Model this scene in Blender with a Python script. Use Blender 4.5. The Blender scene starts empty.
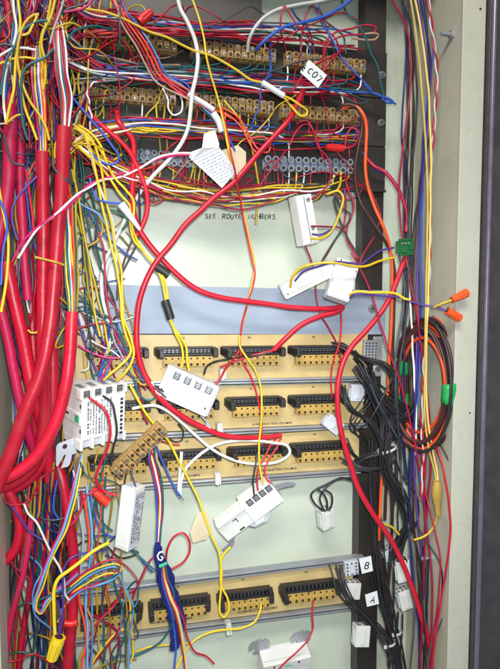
import bpy, bmesh, math, random
from mathutils import Vector, Matrix, noise
random.seed(11)
S = bpy.context.scene
COL = S.collection
R = math.radians
# ------------------------------------------------------------------ camera
F = 570.0; D = 0.65
xc = Vector((2570, 44, -570)).normalized()
zc = Vector((-10, 8000, 570)); zc = (zc - xc * zc.dot(xc)).normalized()
yc = zc.cross(xc).normalized()
W2C = Matrix((xc, yc, zc)).transposed()          # world -> camera
C2W = W2C.transposed()
CAM = Vector((0, -D, 0))
cd = bpy.data.cameras.new('camera'); cam = bpy.data.objects.new('camera', cd); COL.objects.link(cam)
cam.matrix_world = Matrix.Translation(CAM) @ C2W.to_4x4()
cd.sensor_fit = 'HORIZONTAL'; cd.sensor_width = 36; cd.lens = 36 * F / 500
cd.clip_start = 0.01; cd.clip_end = 50
S.camera = cam
S.view_settings.view_transform = 'Standard'; S.view_settings.look = 'None'
S.view_settings.exposure = 0.27; S.view_settings.gamma = 1
S.render.filter_size = 2.3
# ------------------------------------------------------------------ light
w = bpy.data.worlds.new('World'); S.world = w; w.use_nodes = True
bg = w.node_tree.nodes['Background']; bg.inputs[0].default_value = (0.80, 0.92, 1.0, 1); bg.inputs[1].default_value = 0.27
def area(name, loc, target, sx, sy, power, col):
    l = bpy.data.lights.new(name, 'AREA'); l.shape = 'RECTANGLE'; l.size = sx; l.size_y = sy; l.energy = power; l.color = col
    o = bpy.data.objects.new(name, l); COL.objects.link(o)
    o.location = loc; o.rotation_euler = (Vector(target) - Vector(loc)).to_track_quat('-Z', 'Y').to_euler()
    return o
area('ceiling_lamp', (-0.16, -1.05, 0.95), (0.14, 0, -0.2), 0.8, 0.25, 14.5, (1.0, 0.97, 0.90))
area('phone_flash', (0.015, -0.66, 0.03), (0.12, 0, -0.19), 0.03, 0.03, 1.15, (0.93, 0.98, 1.0)).data.spread = R(95)

# ------------------------------------------------------------------ helpers
def P(px, py, h=0.0):
    """a point on the photograph's ray that stands h millimetres in front of the cabinet's back sheet"""
    d = C2W @ Vector((px - 250.0, -(py - 334.5), -F))
    t = (D - h / 1000.0) / d.y
    return CAM + d * t
def srgb(r, g, b):
    f = lambda c: (c / 255 / 12.92) if c / 255 <= 0.04045 else ((c / 255 + 0.055) / 1.055) ** 2.4
    return (f(r), f(g), f(b))
MATS = {}
def mat(name, col, rough=0.45, metal=0.0, var=0.12, nscale=60.0, bump=0.0, bscale=400.0, trans=0.0, objvar=0.0, sub=0.0, coat=0.0, dirt=0.0, dscale=22, stretch=(1, 1, 1)):
    if name in MATS: return MATS[name]
    m = bpy.data.materials.new(name); m.use_nodes = True
    nt = m.node_tree; b = nt.nodes['Principled BSDF']
    b.inputs['Roughness'].default_value = rough; b.inputs['Metallic'].default_value = metal
    tc = nt.nodes.new('ShaderNodeTexCoord')
    mp = nt.nodes.new('ShaderNodeMapping'); mp.inputs['Scale'].default_value = stretch; nt.links.new(tc.outputs['Object'], mp.inputs[0])
    nz = nt.nodes.new('ShaderNodeTexNoise'); nz.inputs['Scale'].default_value = nscale; nz.inputs['Detail'].default_value = 5
    nt.links.new(mp.outputs[0], nz.inputs['Vector'])
    rp = nt.nodes.new('ShaderNodeValToRGB')
    rp.color_ramp.elements[0].position = 0.3; rp.color_ramp.elements[1].position = 0.7
    lo = tuple(c * (1 - var) for c in col); hi = tuple(min(1, c * (1 + var)) for c in col)
    rp.color_ramp.elements[0].color = lo + (1,); rp.color_ramp.elements[1].color = hi + (1,)
    nt.links.new(nz.outputs['Fac'], rp.inputs['Fac'])
    out = rp.outputs['Color']
    if objvar:
        oi = nt.nodes.new('ShaderNodeObjectInfo'); hs = nt.nodes.new('ShaderNodeHueSaturation')
        mr = nt.nodes.new('ShaderNodeMapRange'); mr.inputs[3].default_value = 1 - objvar; mr.inputs[4].default_value = 1 + objvar
        nt.links.new(oi.outputs['Random'], mr.inputs[0]); nt.links.new(mr.outputs[0], hs.inputs['Value'])
        nt.links.new(out, hs.inputs['Color']); out = hs.outputs['Color']
    if dirt:
        n2 = nt.nodes.new('ShaderNodeTexNoise'); n2.inputs['Scale'].default_value = dscale; n2.inputs['Detail'].default_value = 8; n2.inputs['Roughness'].default_value = 0.7
        nt.links.new(tc.outputs['Object'], n2.inputs['Vector'])
        r2 = nt.nodes.new('ShaderNodeValToRGB'); r2.color_ramp.elements[0].position = 0.52; r2.color_ramp.elements[1].position = 0.78
        r2.color_ramp.elements[0].color = (0, 0, 0, 1); r2.color_ramp.elements[1].color = (dirt, dirt, dirt, 1)
        mx = nt.nodes.new('ShaderNodeMix'); mx.data_type = 'RGBA'
        nt.links.new(n2.outputs['Fac'], r2.inputs['Fac']); nt.links.new(r2.outputs['Color'], mx.inputs[0])
        nt.links.new(out, mx.inputs[6]); mx.inputs[7].default_value = (0.20, 0.16, 0.11, 1); out = mx.outputs[2]
    nt.links.new(out, b.inputs['Base Color'])
    rr = nt.nodes.new('ShaderNodeMapRange'); rr.inputs[3].default_value = rough * 0.8; rr.inputs[4].default_value = min(1, rough * 1.25)
    nt.links.new(nz.outputs['Fac'], rr.inputs[0]); nt.links.new(rr.outputs[0], b.inputs['Roughness'])
    if bump:
        n3 = nt.nodes.new('ShaderNodeTexNoise'); n3.inputs['Scale'].default_value = bscale; n3.inputs['Detail'].default_value = 3
        nt.links.new(tc.outputs['Object'], n3.inputs['Vector'])
        bp = nt.nodes.new('ShaderNodeBump'); bp.inputs['Strength'].default_value = bump; bp.inputs['Distance'].default_value = 0.001
        nt.links.new(n3.outputs['Fac'], bp.inputs['Height']); nt.links.new(bp.outputs[0], b.inputs['Normal'])
    if trans: b.inputs['Transmission Weight'].default_value = trans
    if sub:
        b.inputs['Subsurface Weight'].default_value = sub; b.inputs['Subsurface Radius'].default_value = (0.003, 0.003, 0.003); b.inputs['Subsurface Scale'].default_value = 1.0
    if coat: b.inputs['Coat Weight'].default_value = coat; b.inputs['Coat Roughness'].default_value = 0.25
    MATS[name] = m
    return m
def mix(c, k): return tuple(v * k for v in c)
PAL = {  # wire insulation colours (linear base colours)
 'red':     (0.52, 0.007, 0.026), 'crimson': (0.38, 0.006, 0.040), 'coral': (0.72, 0.070, 0.035), 'orange': (0.80, 0.085, 0.010),
 'yellow':  (0.74, 0.50, 0.020), 'cream yellow': (0.72, 0.52, 0.14), 'ochre': (0.42, 0.27, 0.03), 'blue': (0.030, 0.10, 0.50), 'pale blue': (0.12, 0.30, 0.62), 'navy': (0.012, 0.018, 0.14),
 'white':   (0.74, 0.73, 0.70), 'grey': (0.30, 0.31, 0.34), 'black': (0.020, 0.020, 0.023), 'teal': (0.012, 0.11, 0.13),
 'green':   (0.012, 0.10, 0.055), 'brown': (0.060, 0.018, 0.018), 'violet': (0.085, 0.035, 0.26), 'pink': (0.62, 0.018, 0.14), 'tan': (0.42, 0.27, 0.19), 'slate': (0.06, 0.075, 0.10)}
def wm(c):
    return mat('wire_' + c.replace(' ', '_'), PAL[c], rough=0.36, var=0.10, nscale=45, objvar=0.22, dirt=0.16)
M_sheath = mat('red_sheath', (0.50, 0.005, 0.026), rough=0.38, var=0.14, nscale=30, bump=0.35, bscale=120, objvar=0.14, dirt=0.20)
M_sheath_pink = mat('pink_sheath', (0.48, 0.007, 0.065), rough=0.46, var=0.14, nscale=30, bump=0.35, bscale=120, dirt=0.20)
M_back = mat('back_sheet_paint', (0.57, 0.62, 0.51), rough=0.32, var=0.06, nscale=9, bump=0.35, bscale=26, dirt=0.14, dscale=14)
M_side = mat('side_sheet_paint', (0.55, 0.52, 0.41), rough=0.5, var=0.08, nscale=10, bump=0.2, bscale=240, dirt=0.28, dscale=30)
M_flange = mat('flange_paint', (0.52, 0.51, 0.42), rough=0.55, var=0.05, nscale=30, bump=0.15, bscale=500, dirt=0.30, dscale=60)
M_door = mat('dark_door_paint', (0.050, 0.042, 0.046), rough=0.42, var=0.2, nscale=50, bump=0.3, bscale=300)
M_panel = mat('dark_panel_paint', (0.026, 0.020, 0.017), rough=0.42, var=0.2, nscale=25, dirt=0.12)
M_alu = mat('bluish_aluminium', (0.30, 0.35, 0.43), rough=0.60, metal=0.25, var=0.16, nscale=26, dirt=0.12, stretch=(.12, 1, 3.5))
M_rail = mat('aluminium_rail', (0.40, 0.42, 0.45), rough=0.40, metal=0.6, var=0.1, nscale=40)
M_steel = mat('zinc_steel', (0.58, 0.58, 0.60), rough=0.28, metal=0.9, var=0.1, nscale=90)
M_dull = mat('dull_zinc', (0.42, 0.43, 0.47), rough=0.42, metal=0.55, var=0.12, nscale=60)
M_board = mat('board_laminate', (0.56, 0.41, 0.18), rough=0.42, var=0.14, nscale=35, dirt=0.24, dscale=45)
M_tan = mat('tan_plastic', (0.40, 0.24, 0.08), rough=0.45, var=0.18, nscale=110, dirt=0.40, dscale=70, objvar=0.08)
M_yel = mat('ochre_plastic', (0.48, 0.31, 0.075), rough=0.45, var=0.10, nscale=70, dirt=0.12)
M_hole = mat('dark_recess', (0.035, 0.02, 0.01), rough=0.7)
M_clear = mat('frosted_grey_plastic', (0.30, 0.35, 0.43), rough=0.30, var=0.12, nscale=120, trans=0.25)
M_black = mat('black_plastic', (0.020, 0.018, 0.018), rough=0.42, var=0.2, nscale=60, dirt=0.10)
M_white = mat('white_plastic', (0.74, 0.73, 0.70), rough=0.42, var=0.05, nscale=40, dirt=0.14, dscale=50)
M_whiteg = mat('greyish_plastic', (0.55, 0.57, 0.62), rough=0.40, var=0.07, nscale=60, dirt=0.05)
M_nylon = mat('milky_nylon', (0.66, 0.66, 0.62), rough=0.38, var=0.06, nscale=90, sub=0.3, dirt=0.06)
M_paper = mat('white_paper', (0.70, 0.70, 0.71), rough=0.8, var=0.05, nscale=50)
M_cream = mat('cream_paper', (0.62, 0.52, 0.35), rough=0.8, var=0.10, nscale=50)
M_ink = mat('dark_ink', (0.02, 0.02, 0.025), rough=0.7)
M_tape = mat('black_tape', (0.022, 0.021, 0.020), rough=0.5, var=0.2)
M_gtape = mat('green_tape', (0.012, 0.34, 0.07), rough=0.5, var=0.15)
M_green = mat('green_plastic', (0.012, 0.14, 0.04), rough=0.4, var=0.15)
M_orangecap = mat('orange_cap', (0.85, 0.10, 0.015), rough=0.42, var=0.08)
M_redcap = mat('red_cap', (0.62, 0.012, 0.012), rough=0.40, var=0.08)
M_yelcap = mat('yellow_cap', (0.80, 0.55, 0.015), rough=0.42, var=0.08)
M_bluefilm = mat('blue_film', (0.010, 0.016, 0.13), rough=0.30, var=0.3, nscale=70)
M_copper = mat('bare_copper', (0.45, 0.20, 0.10), rough=0.35, metal=0.9)
M_ochretape = mat('ochre_tape', (0.45, 0.28, 0.06), rough=0.45, var=0.15)
M_ledgreen = mat('green_window', (0.03, 0.40, 0.20), rough=0.3)

class MB:
    """collects shapes (millimetres) and links them as ONE mesh object"""
    def __init__(s): s.v = []; s.f = []; s.m = []; s.sm = []
    def add(s, vs, fs, mi=0, smooth=False):
        o = len(s.v); s.v += [tuple(x) for x in vs]
        for f in fs: s.f.append([o + i for i in f]); s.m.append(mi); s.sm.append(smooth)
    def box(s, x0, x1, y0, y1, z0, z1, mi=0, M=None):
        vs = [Vector((x, y, z)) for x in (x0, x1) for y in (y0, y1) for z in (z0, z1)]
        if M is not None: vs = [M @ v for v in vs]
        s.add(vs, [(0, 1, 3, 2), (4, 6, 7, 5), (0, 4, 5, 1), (2, 3, 7, 6), (0, 2, 6, 4), (1, 5, 7, 3)], mi)
        return s
    def prism(s, poly, y0, y1, mi=0):
        """poly in local x,z ; extruded along y"""
        n = len(poly)
        a = sum(poly[i][0] * poly[(i + 1) % n][1] - poly[(i + 1) % n][0] * poly[i][1] for i in range(n))
        if a < 0: poly = poly[::-1]
        vs = [(x, y0, z) for x, z in poly] + [(x, y1, z) for x, z in poly]
        fs = [tuple(range(n)), tuple(range(2 * n - 1, n - 1, -1))]
        for i in range(n): j = (i + 1) % n; fs.append((i, i + n, j + n, j))
        s.add(vs, fs, mi); return s
    def cone(s, p0, p1, r0, r1, n=16, mi=0, cap=True, flute=0):
        p0 = Vector(p0); p1 = Vector(p1); d = (p1 - p0).normalized()
        a = d.orthogonal().normalized(); b = d.cross(a)
        vs = []
        for p, r in ((p0, r0), (p1, r1)):
            for i in range(n):
                t = 2 * math.pi * i / n; q = r * (1 + (flute if i % 2 else -flute))
                vs.append(p + (a * math.cos(t) + b * math.sin(t)) * q)
        fs = [(i, (i + 1) % n, n + (i + 1) % n, n + i) for i in range(n)]
        s.add(vs, fs, mi, not flute)
        if cap: s.add(vs[:n], [tuple(range(n - 1, -1, -1))], mi); s.add(vs[n:], [tuple(range(n))], mi)
        return s
    def tube(s, pts, r, n=8, mi=0, cap=True):
        k = len(pts); pts = [Vector(p) for p in pts]
        T = [(pts[min(i + 1, k - 1)] - pts[max(i - 1, 0)]).normalized() for i in range(k)]
        a = T[0].orthogonal().normalized(); vs = []
        rr = r if callable(r) else (lambda t: r)
        for i in range(k):
            a = (a - T[i] * a.dot(T[i])).normalized(); b = T[i].cross(a); q = rr(i / (k - 1))
            for j in range(n):
                t = 2 * math.pi * j / n; vs.append(pts[i] + (a * math.cos(t) + b * math.sin(t)) * q)
        fs = []
        for i in range(k - 1):
            for j in range(n):
                j2 = (j + 1) % n; fs.append((i * n + j, i * n + j2, (i + 1) * n + j2, (i + 1) * n + j))
        s.add(vs, fs, mi, True)
        if cap: s.add(vs[:n], [tuple(range(n - 1, -1, -1))], mi); s.add(vs[-n:], [tuple(range(n))], mi)
        return s
    def build(s, name, mats, parent=None, bevel=0.0, M=None, seg=2):
        me = bpy.data.meshes.new(name)
        sc = 0.001
        vs = [tuple((M @ Vector(v) if M is not None else Vector(v)) * sc) for v in s.v]
        me.from_pydata(vs, [], s.f)
        if not isinstance(mats, (list, tuple)): mats = [mats]
        for m in mats: me.materials.append(m)
        me.polygons.foreach_set('material_index', s.m); me.polygons.foreach_set('use_smooth', s.sm)
        me.update()
        o = bpy.data.objects.new(name, me); COL.objects.link(o)
        if parent: o.parent = parent
        if bevel:
            b = o.modifiers.new('bevel', 'BEVEL'); b.width = bevel * 0.001; b.segments = seg; b.limit_method = 'ANGLE'; b.angle_limit = R(40)
        return o
def tag(o, label=None, cat=None, group=None, kind=None):
    if label: o['label'] = label
    if cat: o['category'] = cat
    if group: o['group'] = group
    if kind: o['kind'] = kind
    return o
def empty(name, M, label, cat, group=None):
    o = bpy.data.objects.new(name, None); COL.objects.link(o); o.empty_display_size = 0.01
    o.matrix_world = M
    return tag(o, label, cat, group)
def frame(a, b, h):
    """frame on the panel: origin at pixel a, x towards pixel b, z up, -y towards the viewer; also the length in mm"""
    A = P(a[0], a[1], h); B = P(b[0], b[1], h)
    x = (B - A); L = x.length * 1000; x.normalize(); y = Vector((0, 1, 0)); z = x.cross(y)
    M = Matrix((x, y, z)).transposed().to_4x4(); M.translation = A
    return M, L
def pose(px, py, h, roll=0, yaw=0, tilt=0):
    M = Matrix.Rotation(R(roll), 4, 'Y') @ Matrix.Rotation(R(yaw), 4, 'Z') @ Matrix.Rotation(R(tilt), 4, 'X')
    return Matrix.Translation(P(px, py, h)) @ M
def text(s, size, m, parent, loc, roll=0, name='lettering', align='LEFT', bold=0.0, squash=1.0):
    c = bpy.data.curves.new(name, 'FONT'); c.body = s; c.size = size * 0.001; c.align_x = align; c.offset = bold * 0.001; c.extrude = 0.00006
    t = bpy.data.objects.new(name, c); COL.objects.link(t)
    me = bpy.data.meshes.new_from_object(t.evaluated_get(bpy.context.evaluated_depsgraph_get()))
    bpy.data.objects.remove(t)
    me.materials.clear(); me.materials.append(m)
    o = bpy.data.objects.new(name, me); COL.objects.link(o); o.parent = parent
    o.matrix_local = Matrix.Translation(Vector(loc) * 0.001) @ Matrix.Rotation(R(roll), 4, 'Y') @ Matrix.Rotation(R(90), 4, 'X') @ Matrix.Diagonal((squash, 1, 1, 1))
    return o
def catmull(pts, step=0.0022):
    n = len(pts); out = []
    q = [pts[0] * 2 - pts[1]] + pts + [pts[-1] * 2 - pts[-2]]
    for i in range(1, n):
        p0, p1, p2, p3 = q[i - 1], q[i], q[i + 1], q[i + 2]
        d = (p2 - p1).length; k = max(2, int(d / step))
        # centripetal parametrisation keeps the bends round
        t0 = 0; t1 = t0 + max(1e-5, (p1 - p0).length) ** .5; t2 = t1 + max(1e-5, d) ** .5; t3 = t2 + max(1e-5, (p3 - p2).length) ** .5
        for j in range(k):
            t = t1 + (t2 - t1) * j / k
            A1 = p0 * ((t1 - t) / (t1 - t0)) + p1 * ((t - t0) / (t1 - t0)); A2 = p1 * ((t2 - t) / (t2 - t1)) + p2 * ((t - t1) / (t2 - t1)); A3 = p2 * ((t3 - t) / (t3 - t2)) + p3 * ((t - t2) / (t3 - t2))
            B1 = A1 * ((t2 - t) / (t2 - t0)) + A2 * ((t - t0) / (t2 - t0)); B2 = A2 * ((t3 - t) / (t3 - t1)) + A3 * ((t - t1) / (t3 - t1))
            out.append(B1 * ((t2 - t) / (t2 - t1)) + B2 * ((t - t1) / (t2 - t1)))
    out.append(pts[-1]); return out
WN = [0]
def path(pts, h):
    if isinstance(pts, str):
        q = []
        for tok in pts.split():
            a = [float(v) for v in tok.split(',')]
            q.append((a[0], a[1], a[2] if len(a) > 2 else None))
        pts = q
    # missing heights are interpolated between the given ones
    hs = [p[2] if len(p) > 2 else None for p in pts]
    if all(v is None for v in hs): hs = [h] * len(hs)
    ks = [i for i, v in enumerate(hs) if v is not None]
    for i in range(len(hs)):
        if hs[i] is None:
            lo = max([k for k in ks if k < i], default=None); hi = min([k for k in ks if k > i], default=None)
            hs[i] = hs[hi] if lo is None else hs[lo] if hi is None else hs[lo] + (hs[hi] - hs[lo]) * (i - lo) / (hi - lo)
    return [P(p[0], p[1], z) for p, z in zip(pts, hs)]
STUFF = set([23,48,49,51,55,60,61,73,82,92,93,94,96,101,105,106,108,110,114,115,128,129,133,135,140,143,144,152,158,172,180,183,185,186,187,188,189,190,191,192,193,197,198,199,203,206,207,208,211,212,214,216,218,219,221,222,224,227,228,229,232,233,234,238,241,243,247,248,249,252,253,255,257,260,261,264,266,267,270,274,275,280,281,288,292,293,294,295,296,300,301,302,303,304,305,306,310,311,312,313,314,315,318,320,321,322,325,327,328,329,332,333,335,336,338,340,341,342,343,344,346,353,356,360,362,363,374,375,388,465,489,493,498,499,501,502,504])
HEAP = MB(); HEAPM = []
def wire(col, r, pts, label, h=40, group=None, name='wire', cat='wire', m=None, wob=0.5, n=8, twist=None, bare=0, heap=False):
    if r <= 1.6: r *= .88
    WN[0] += 1; sd = WN[0] * 7.31
    c = catmull(path(pts, h), 0.0022 if r < 4 else 0.004)
    org = c[0].copy(); out = []
    for i, p in enumerate(c):
        v = Vector((noise.noise(p * 38 + Vector((sd, 0, 0))), noise.noise(p * 38 + Vector((0, sd, 0))), noise.noise(p * 38 + Vector((0, 0, sd))))) * wob * 0.001
        if twist:
            pit, ph, rad = twist; s_ = i * 0.0022 / pit * 2 * math.pi + ph
            v += Vector((math.cos(s_), math.sin(s_), 0.5 * math.cos(s_))) * rad * 0.001
        out.append((p + v - org) * 1000)
    if heap or WN[0] in STUFF:          # one of the many that are kept together in the tangle
        mm_ = m or wm(col)
        if mm_ not in HEAPM: HEAPM.append(mm_)
        HEAP.tube([p + org * 1000 for p in out[::2] + ([out[-1]] if len(out) % 2 == 0 else [])], r, 6, HEAPM.index(mm_)); return None
    b = MB()
    b.tube(out, r, n)
    o = b.build(name, m or wm(col)); o.location = org
    o['wn'] = WN[0]
    tag(o, label, cat, group)
    if bare:
        d = (out[-1] - out[-3]).normalized()
        t = MB(); t.tube([out[-1] - d * 0.5, out[-1] + d * bare * .5, out[-1] + d * bare], max(.35, r * .45), 6); t.build('bare_tip', M_copper, o)
    return o
ORD = ['first', 'second', 'third', 'fourth', 'fifth', 'sixth', 'seventh', 'eighth', 'ninth', 'tenth', 'eleventh', 'twelfth']

# a plain single stroke hand, drawn with a marker: strokes on a 4 x 6 grid
HAND = {'R': ['0,0 0,6 2.6,6 3.4,4.8 2.4,3.3 0,3', '1.4,3.1 3.6,0'], 'O': ['2,6 .4,5 0,2.6 1,0 2.6,.1 3.8,2 3.4,5 2,6'], 'U': ['0,6 .1,1.4 1.4,0 3,.6 3.6,6'], 'T': ['-.2,5.8 4,6', '2,6 1.8,0'],
 'E': ['3.4,6 0,6 0,0 3.5,.2', '0,3.1 2.6,3.2'], 'N': ['0,0 .1,6 3.2,.2 3.5,6'], 'M': ['0,0 .5,6 2.1,2 3.8,6 4.2,0'], 'B': ['0,0 0,6 2.4,5.8 3,4.6 2,3.2 0,3.1', '2,3.2 3.5,2 2.8,.2 0,0'], 'S': ['3.4,5.3 2,6 .4,5 1,3.6 3,2.6 3.2,.8 1.8,0 0,.8'],
 'L': ['0,6 0,0 3.2,.1'], 'I': ['1.5,6 1.4,0'], '.': ['.4,.3 1,.2'], ':': ['.6,4 1,3.9', '.5,.8 1,.7'], 'C': ['3.4,5 2,6 .4,4.6 .2,2 1.6,0 3.4,.8'], '0': ['2,6 .4,5 .2,1.6 1.6,0 3.2,1.4 3.2,4.6 2,6'], '7': ['0,6 3.6,6 1.4,0'], 'A': ['0,0 1.8,6 3.6,0', '.7,2.2 3,2.3']}
def hand(s, size, parent, M, r=.45, slant=.12, jit=.25, seed=1, name='handwriting', m=None):
    """marker strokes in the local x,z plane of M (millimetres)"""
    rr = random.Random(seed); b = MB(); x = 0; k = size / 6
    for ch in s:
        if ch == ' ': x += 4.2 * k; continue
        dy = rr.gauss(0, jit) * k; sc = rr.uniform(.88, 1.1)
        for st in HAND[ch]:
            p = [tuple(float(v) for v in t.split(',')) for t in st.split()]
            pts = [Vector((x + (u + slant * v + rr.gauss(0, jit * .4)) * k * sc, 0, (v + rr.gauss(0, jit * .4)) * k * sc + dy)) for u, v in p]
            c = catmull([q * .001 for q in pts], .0012) if len(pts) > 2 and ch in 'OUSC0RB' else [q * .001 for q in pts]
            b.tube([Vector((q.x, 0, q.z)) * 1000 for q in c], r, 5)
        x += (5.4 if ch not in '.:I' else 2.8) * k
    for i, v in enumerate(b.v): b.v[i] = (v[0], v[1] * .18, v[2])
    o = b.build(name, m or M_ink, parent); o.matrix_local = M
    return o
# ------------------------------------------------------------------ the cabinet
HF = 96.0                                            # depth of the cabinet in mm
I4 = Matrix.Identity(4)
def mm(px, py, h=0): v = P(px, py, h) * 1000; return v
xr = mm(412, 300, 0).x; xl = mm(19, 620, 0).x; ztop = mm(250, -36, 0).z; zbot = mm(250, 790, 0).z
cab = empty('cabinet', I4, 'cream metal wiring cabinet standing open behind all the boards and cables', 'cabinet')
MB().box(xl, xr, 0, 1.5, zbot, ztop).build('back_panel', M_back, cab)
MB().box(xr, xr + 1.5, -HF, 1.5, zbot, ztop).build('side_panel', M_side, cab)
MB().box(xl - 1.5, xl, -HF, 1.5, zbot, ztop).build('side_panel', M_side, cab)
MB().box(xl, xr, -HF, 0, ztop, ztop + 1.5).build('top_panel', M_side, cab)
MB().box(xl, xr, -HF, 0, zbot - 1.5, zbot).build('bottom_panel', M_side, cab)
fw = 26.0
MB().box(xr - 1, xr + fw, -HF - 2, -HF, zbot, ztop).build('front_flange', M_flange, cab, bevel=0.8)
MB().box(xl - 14, xl + 1, -HF - 2, -HF, zbot, ztop).build('front_flange', M_flange, cab, bevel=0.8)
MB().cone((xr + 19, -HF - 2.3, mm(490, 11, HF).z), (xr + 19, -HF - 1.9, mm(490, 11, HF).z), 1.3, 1.3, 12).build('screw_hole', M_hole, cab)
MB().cone((xr + 19, -HF - 2.3, mm(480, 412, HF).z), (xr + 19, -HF - 1.9, mm(480, 412, HF).z), 1.0, 1.0, 12).build('screw_hole', M_hole, cab)
# door frame standing outside the flange
dr = MB().box(xr + fw + 1, xr + fw + 60, -HF - 8, -HF + 20, zbot, ztop).build('door', M_door, cab, bevel=1.0)
MB().box(xr + fw + 1.6, xr + fw + 6.6, -HF - 13, -HF - 8.2, zbot, ztop).build('highlight_trim', mat('purple_highlight', (0.22, 0.19, 0.26), rough=0.34, metal=0.6), dr, bevel=2.2, seg=5)  # strip on the door edge, its lighter purple paints in a highlight
# studs welded to the side sheet
for (px, py, hh, words) in ((457, 35, 78, 'beside the flange near the top'), (447, 556, 60, 'low behind the red wires')):
    p = P(px, py, hh); zz = p.z * 1000
    t = empty('stud', Matrix.Translation((xr / 1000, -hh / 1000, p.z)), 'grey threaded stud on the cabinet side sheet, ' + words, 'stud')
    b = MB(); b.cone((-14, 0, 0), (0, 0, 0), 2.0, 2.0, 14)
    for k in range(9): b.cone((-13.4 + k * 1.4, 0, 0), (-12.8 + k * 1.4, 0, 0), 2.35, 2.35, 14)
    b.build('shank', M_dull, t)
    MB().cone((-4, 0, 0), (0.2, 0, 0), 4.2, 4.2, 6).build('nut', M_dull, t, bevel=.3)
# ------------------------------------------------------------------ dark rails and mounting plates
PH = 22.0
zr1 = P(372, -30, 20).z * 1000; zr0 = P(360, 780, 20).z * 1000
x0 = P(361.5, 300, 20).x * 1000; x1 = P(382, 300, 20).x * 1000
r = empty('mounting_rail', I4, 'dark brown vertical mounting rail at the right of the boards', 'rail', )
MB().box(x0, x1, -20, -18, zr0, zr1).box(x1 - 1.5, x1, -18, 0, zr0, zr1).box(x0, x0 + 1.5, -18, 0, zr0, zr1).build('rail_channel', M_panel, r)
for k in range(9): zz = P(370, 200 + k * 45, 20).z * 1000; MB().cone((x0 + 17, -20.3, zz), (x0 + 17, -19.9, zz), 1.5, 1.5, 12).build('rail_hole', M_hole, r)
xl0 = P(42, 300, 20).x * 1000; xl1 = P(66, 300, 20).x * 1000
r = empty('mounting_rail', I4, 'dark brown vertical mounting rail hidden behind the thick red cables', 'rail')
MB().box(xl0, xl1, -20, -18, zr0, zr1).box(xl0, xl0 + 1.5, -18, 0, zr0, zr1).box(xl1 - 1.5, xl1, -18, 0, zr0, zr1).build('rail_channel', M_panel, r)
def screw(parent, x, y, z, r=4.2, name='screw'):
    b = MB(); b.cone((x, y, z), (x, y - 1.2, z), r * 1.25, r * 1.25, 20); b.cone((x, y - 1.2, z), (x, y - 3.4, z), r, r * .75, 20)
    o = b.build(name, M_steel, parent, bevel=.2)
    MB().box(x - r * .55, x + r * .55, y - 3.6, y - 3.3, z - r * .14, z + r * .14).box(x - r * .14, x + r * .14, y - 3.62, y - 3.32, z - r * .55, z + r * .55).build('slot', M_hole, o)
    return o
zs = [P(384, 52, PH).z * 1000, P(384, 98.5, PH).z * 1000, P(384, 147, PH).z * 1000, P(384, 193, PH).z * 1000]
for i, words in enumerate(('upper dark mounting plate carrying the top row of tan terminal strips', 'middle dark mounting plate carrying the second row of tan strips', 'lower dark mounting plate carrying the two grey terminal strips')):
    zc_ = (zs[i] + zs[i + 1]) / 2
    t = empty('mounting_plate', Matrix.Translation((0, 0, zc_ / 1000)), words, 'plate')
    hz = (zs[i] - zs[i + 1]) / 2 - 0.6
    MB().box(xl0 + 1, x1 + .6, -PH, -20.1, -hz, hz).build('plate', M_panel, t, bevel=.4)
    if i < 2: screw(t, x1 - 5.5, -PH, 0.0, 3.4)
    elif i == 2: MB().box(xl0 + 1, x1, -PH - 5, -PH - .1, -hz, -hz + 2).build('lip', M_panel, t)
t = empty('mounting_plate', Matrix.Translation((0, 0, zs[0] * .001)), 'dark sheet standing for shade at the top left, behind wires above the top row', 'plate')  # added dark sheet, its colour stands for the shadow under the cabinet top
MB().box(xl0 + 1, P(262, 20, 18).x * 1000, -17.5, -16, 6, P(262, -26, 18).z * 1000 - zs[0]).build('plate', M_panel, t, bevel=.4)
# handwriting on the back sheet
hand('SEE: ROUTE  NUMBERS.', 5.2, cab, Matrix.Translation(P(205, 218.5, 0.1)) @ Matrix.Rotation(R(-1.0), 4, 'Y'), r=.55, seed=4)
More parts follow.
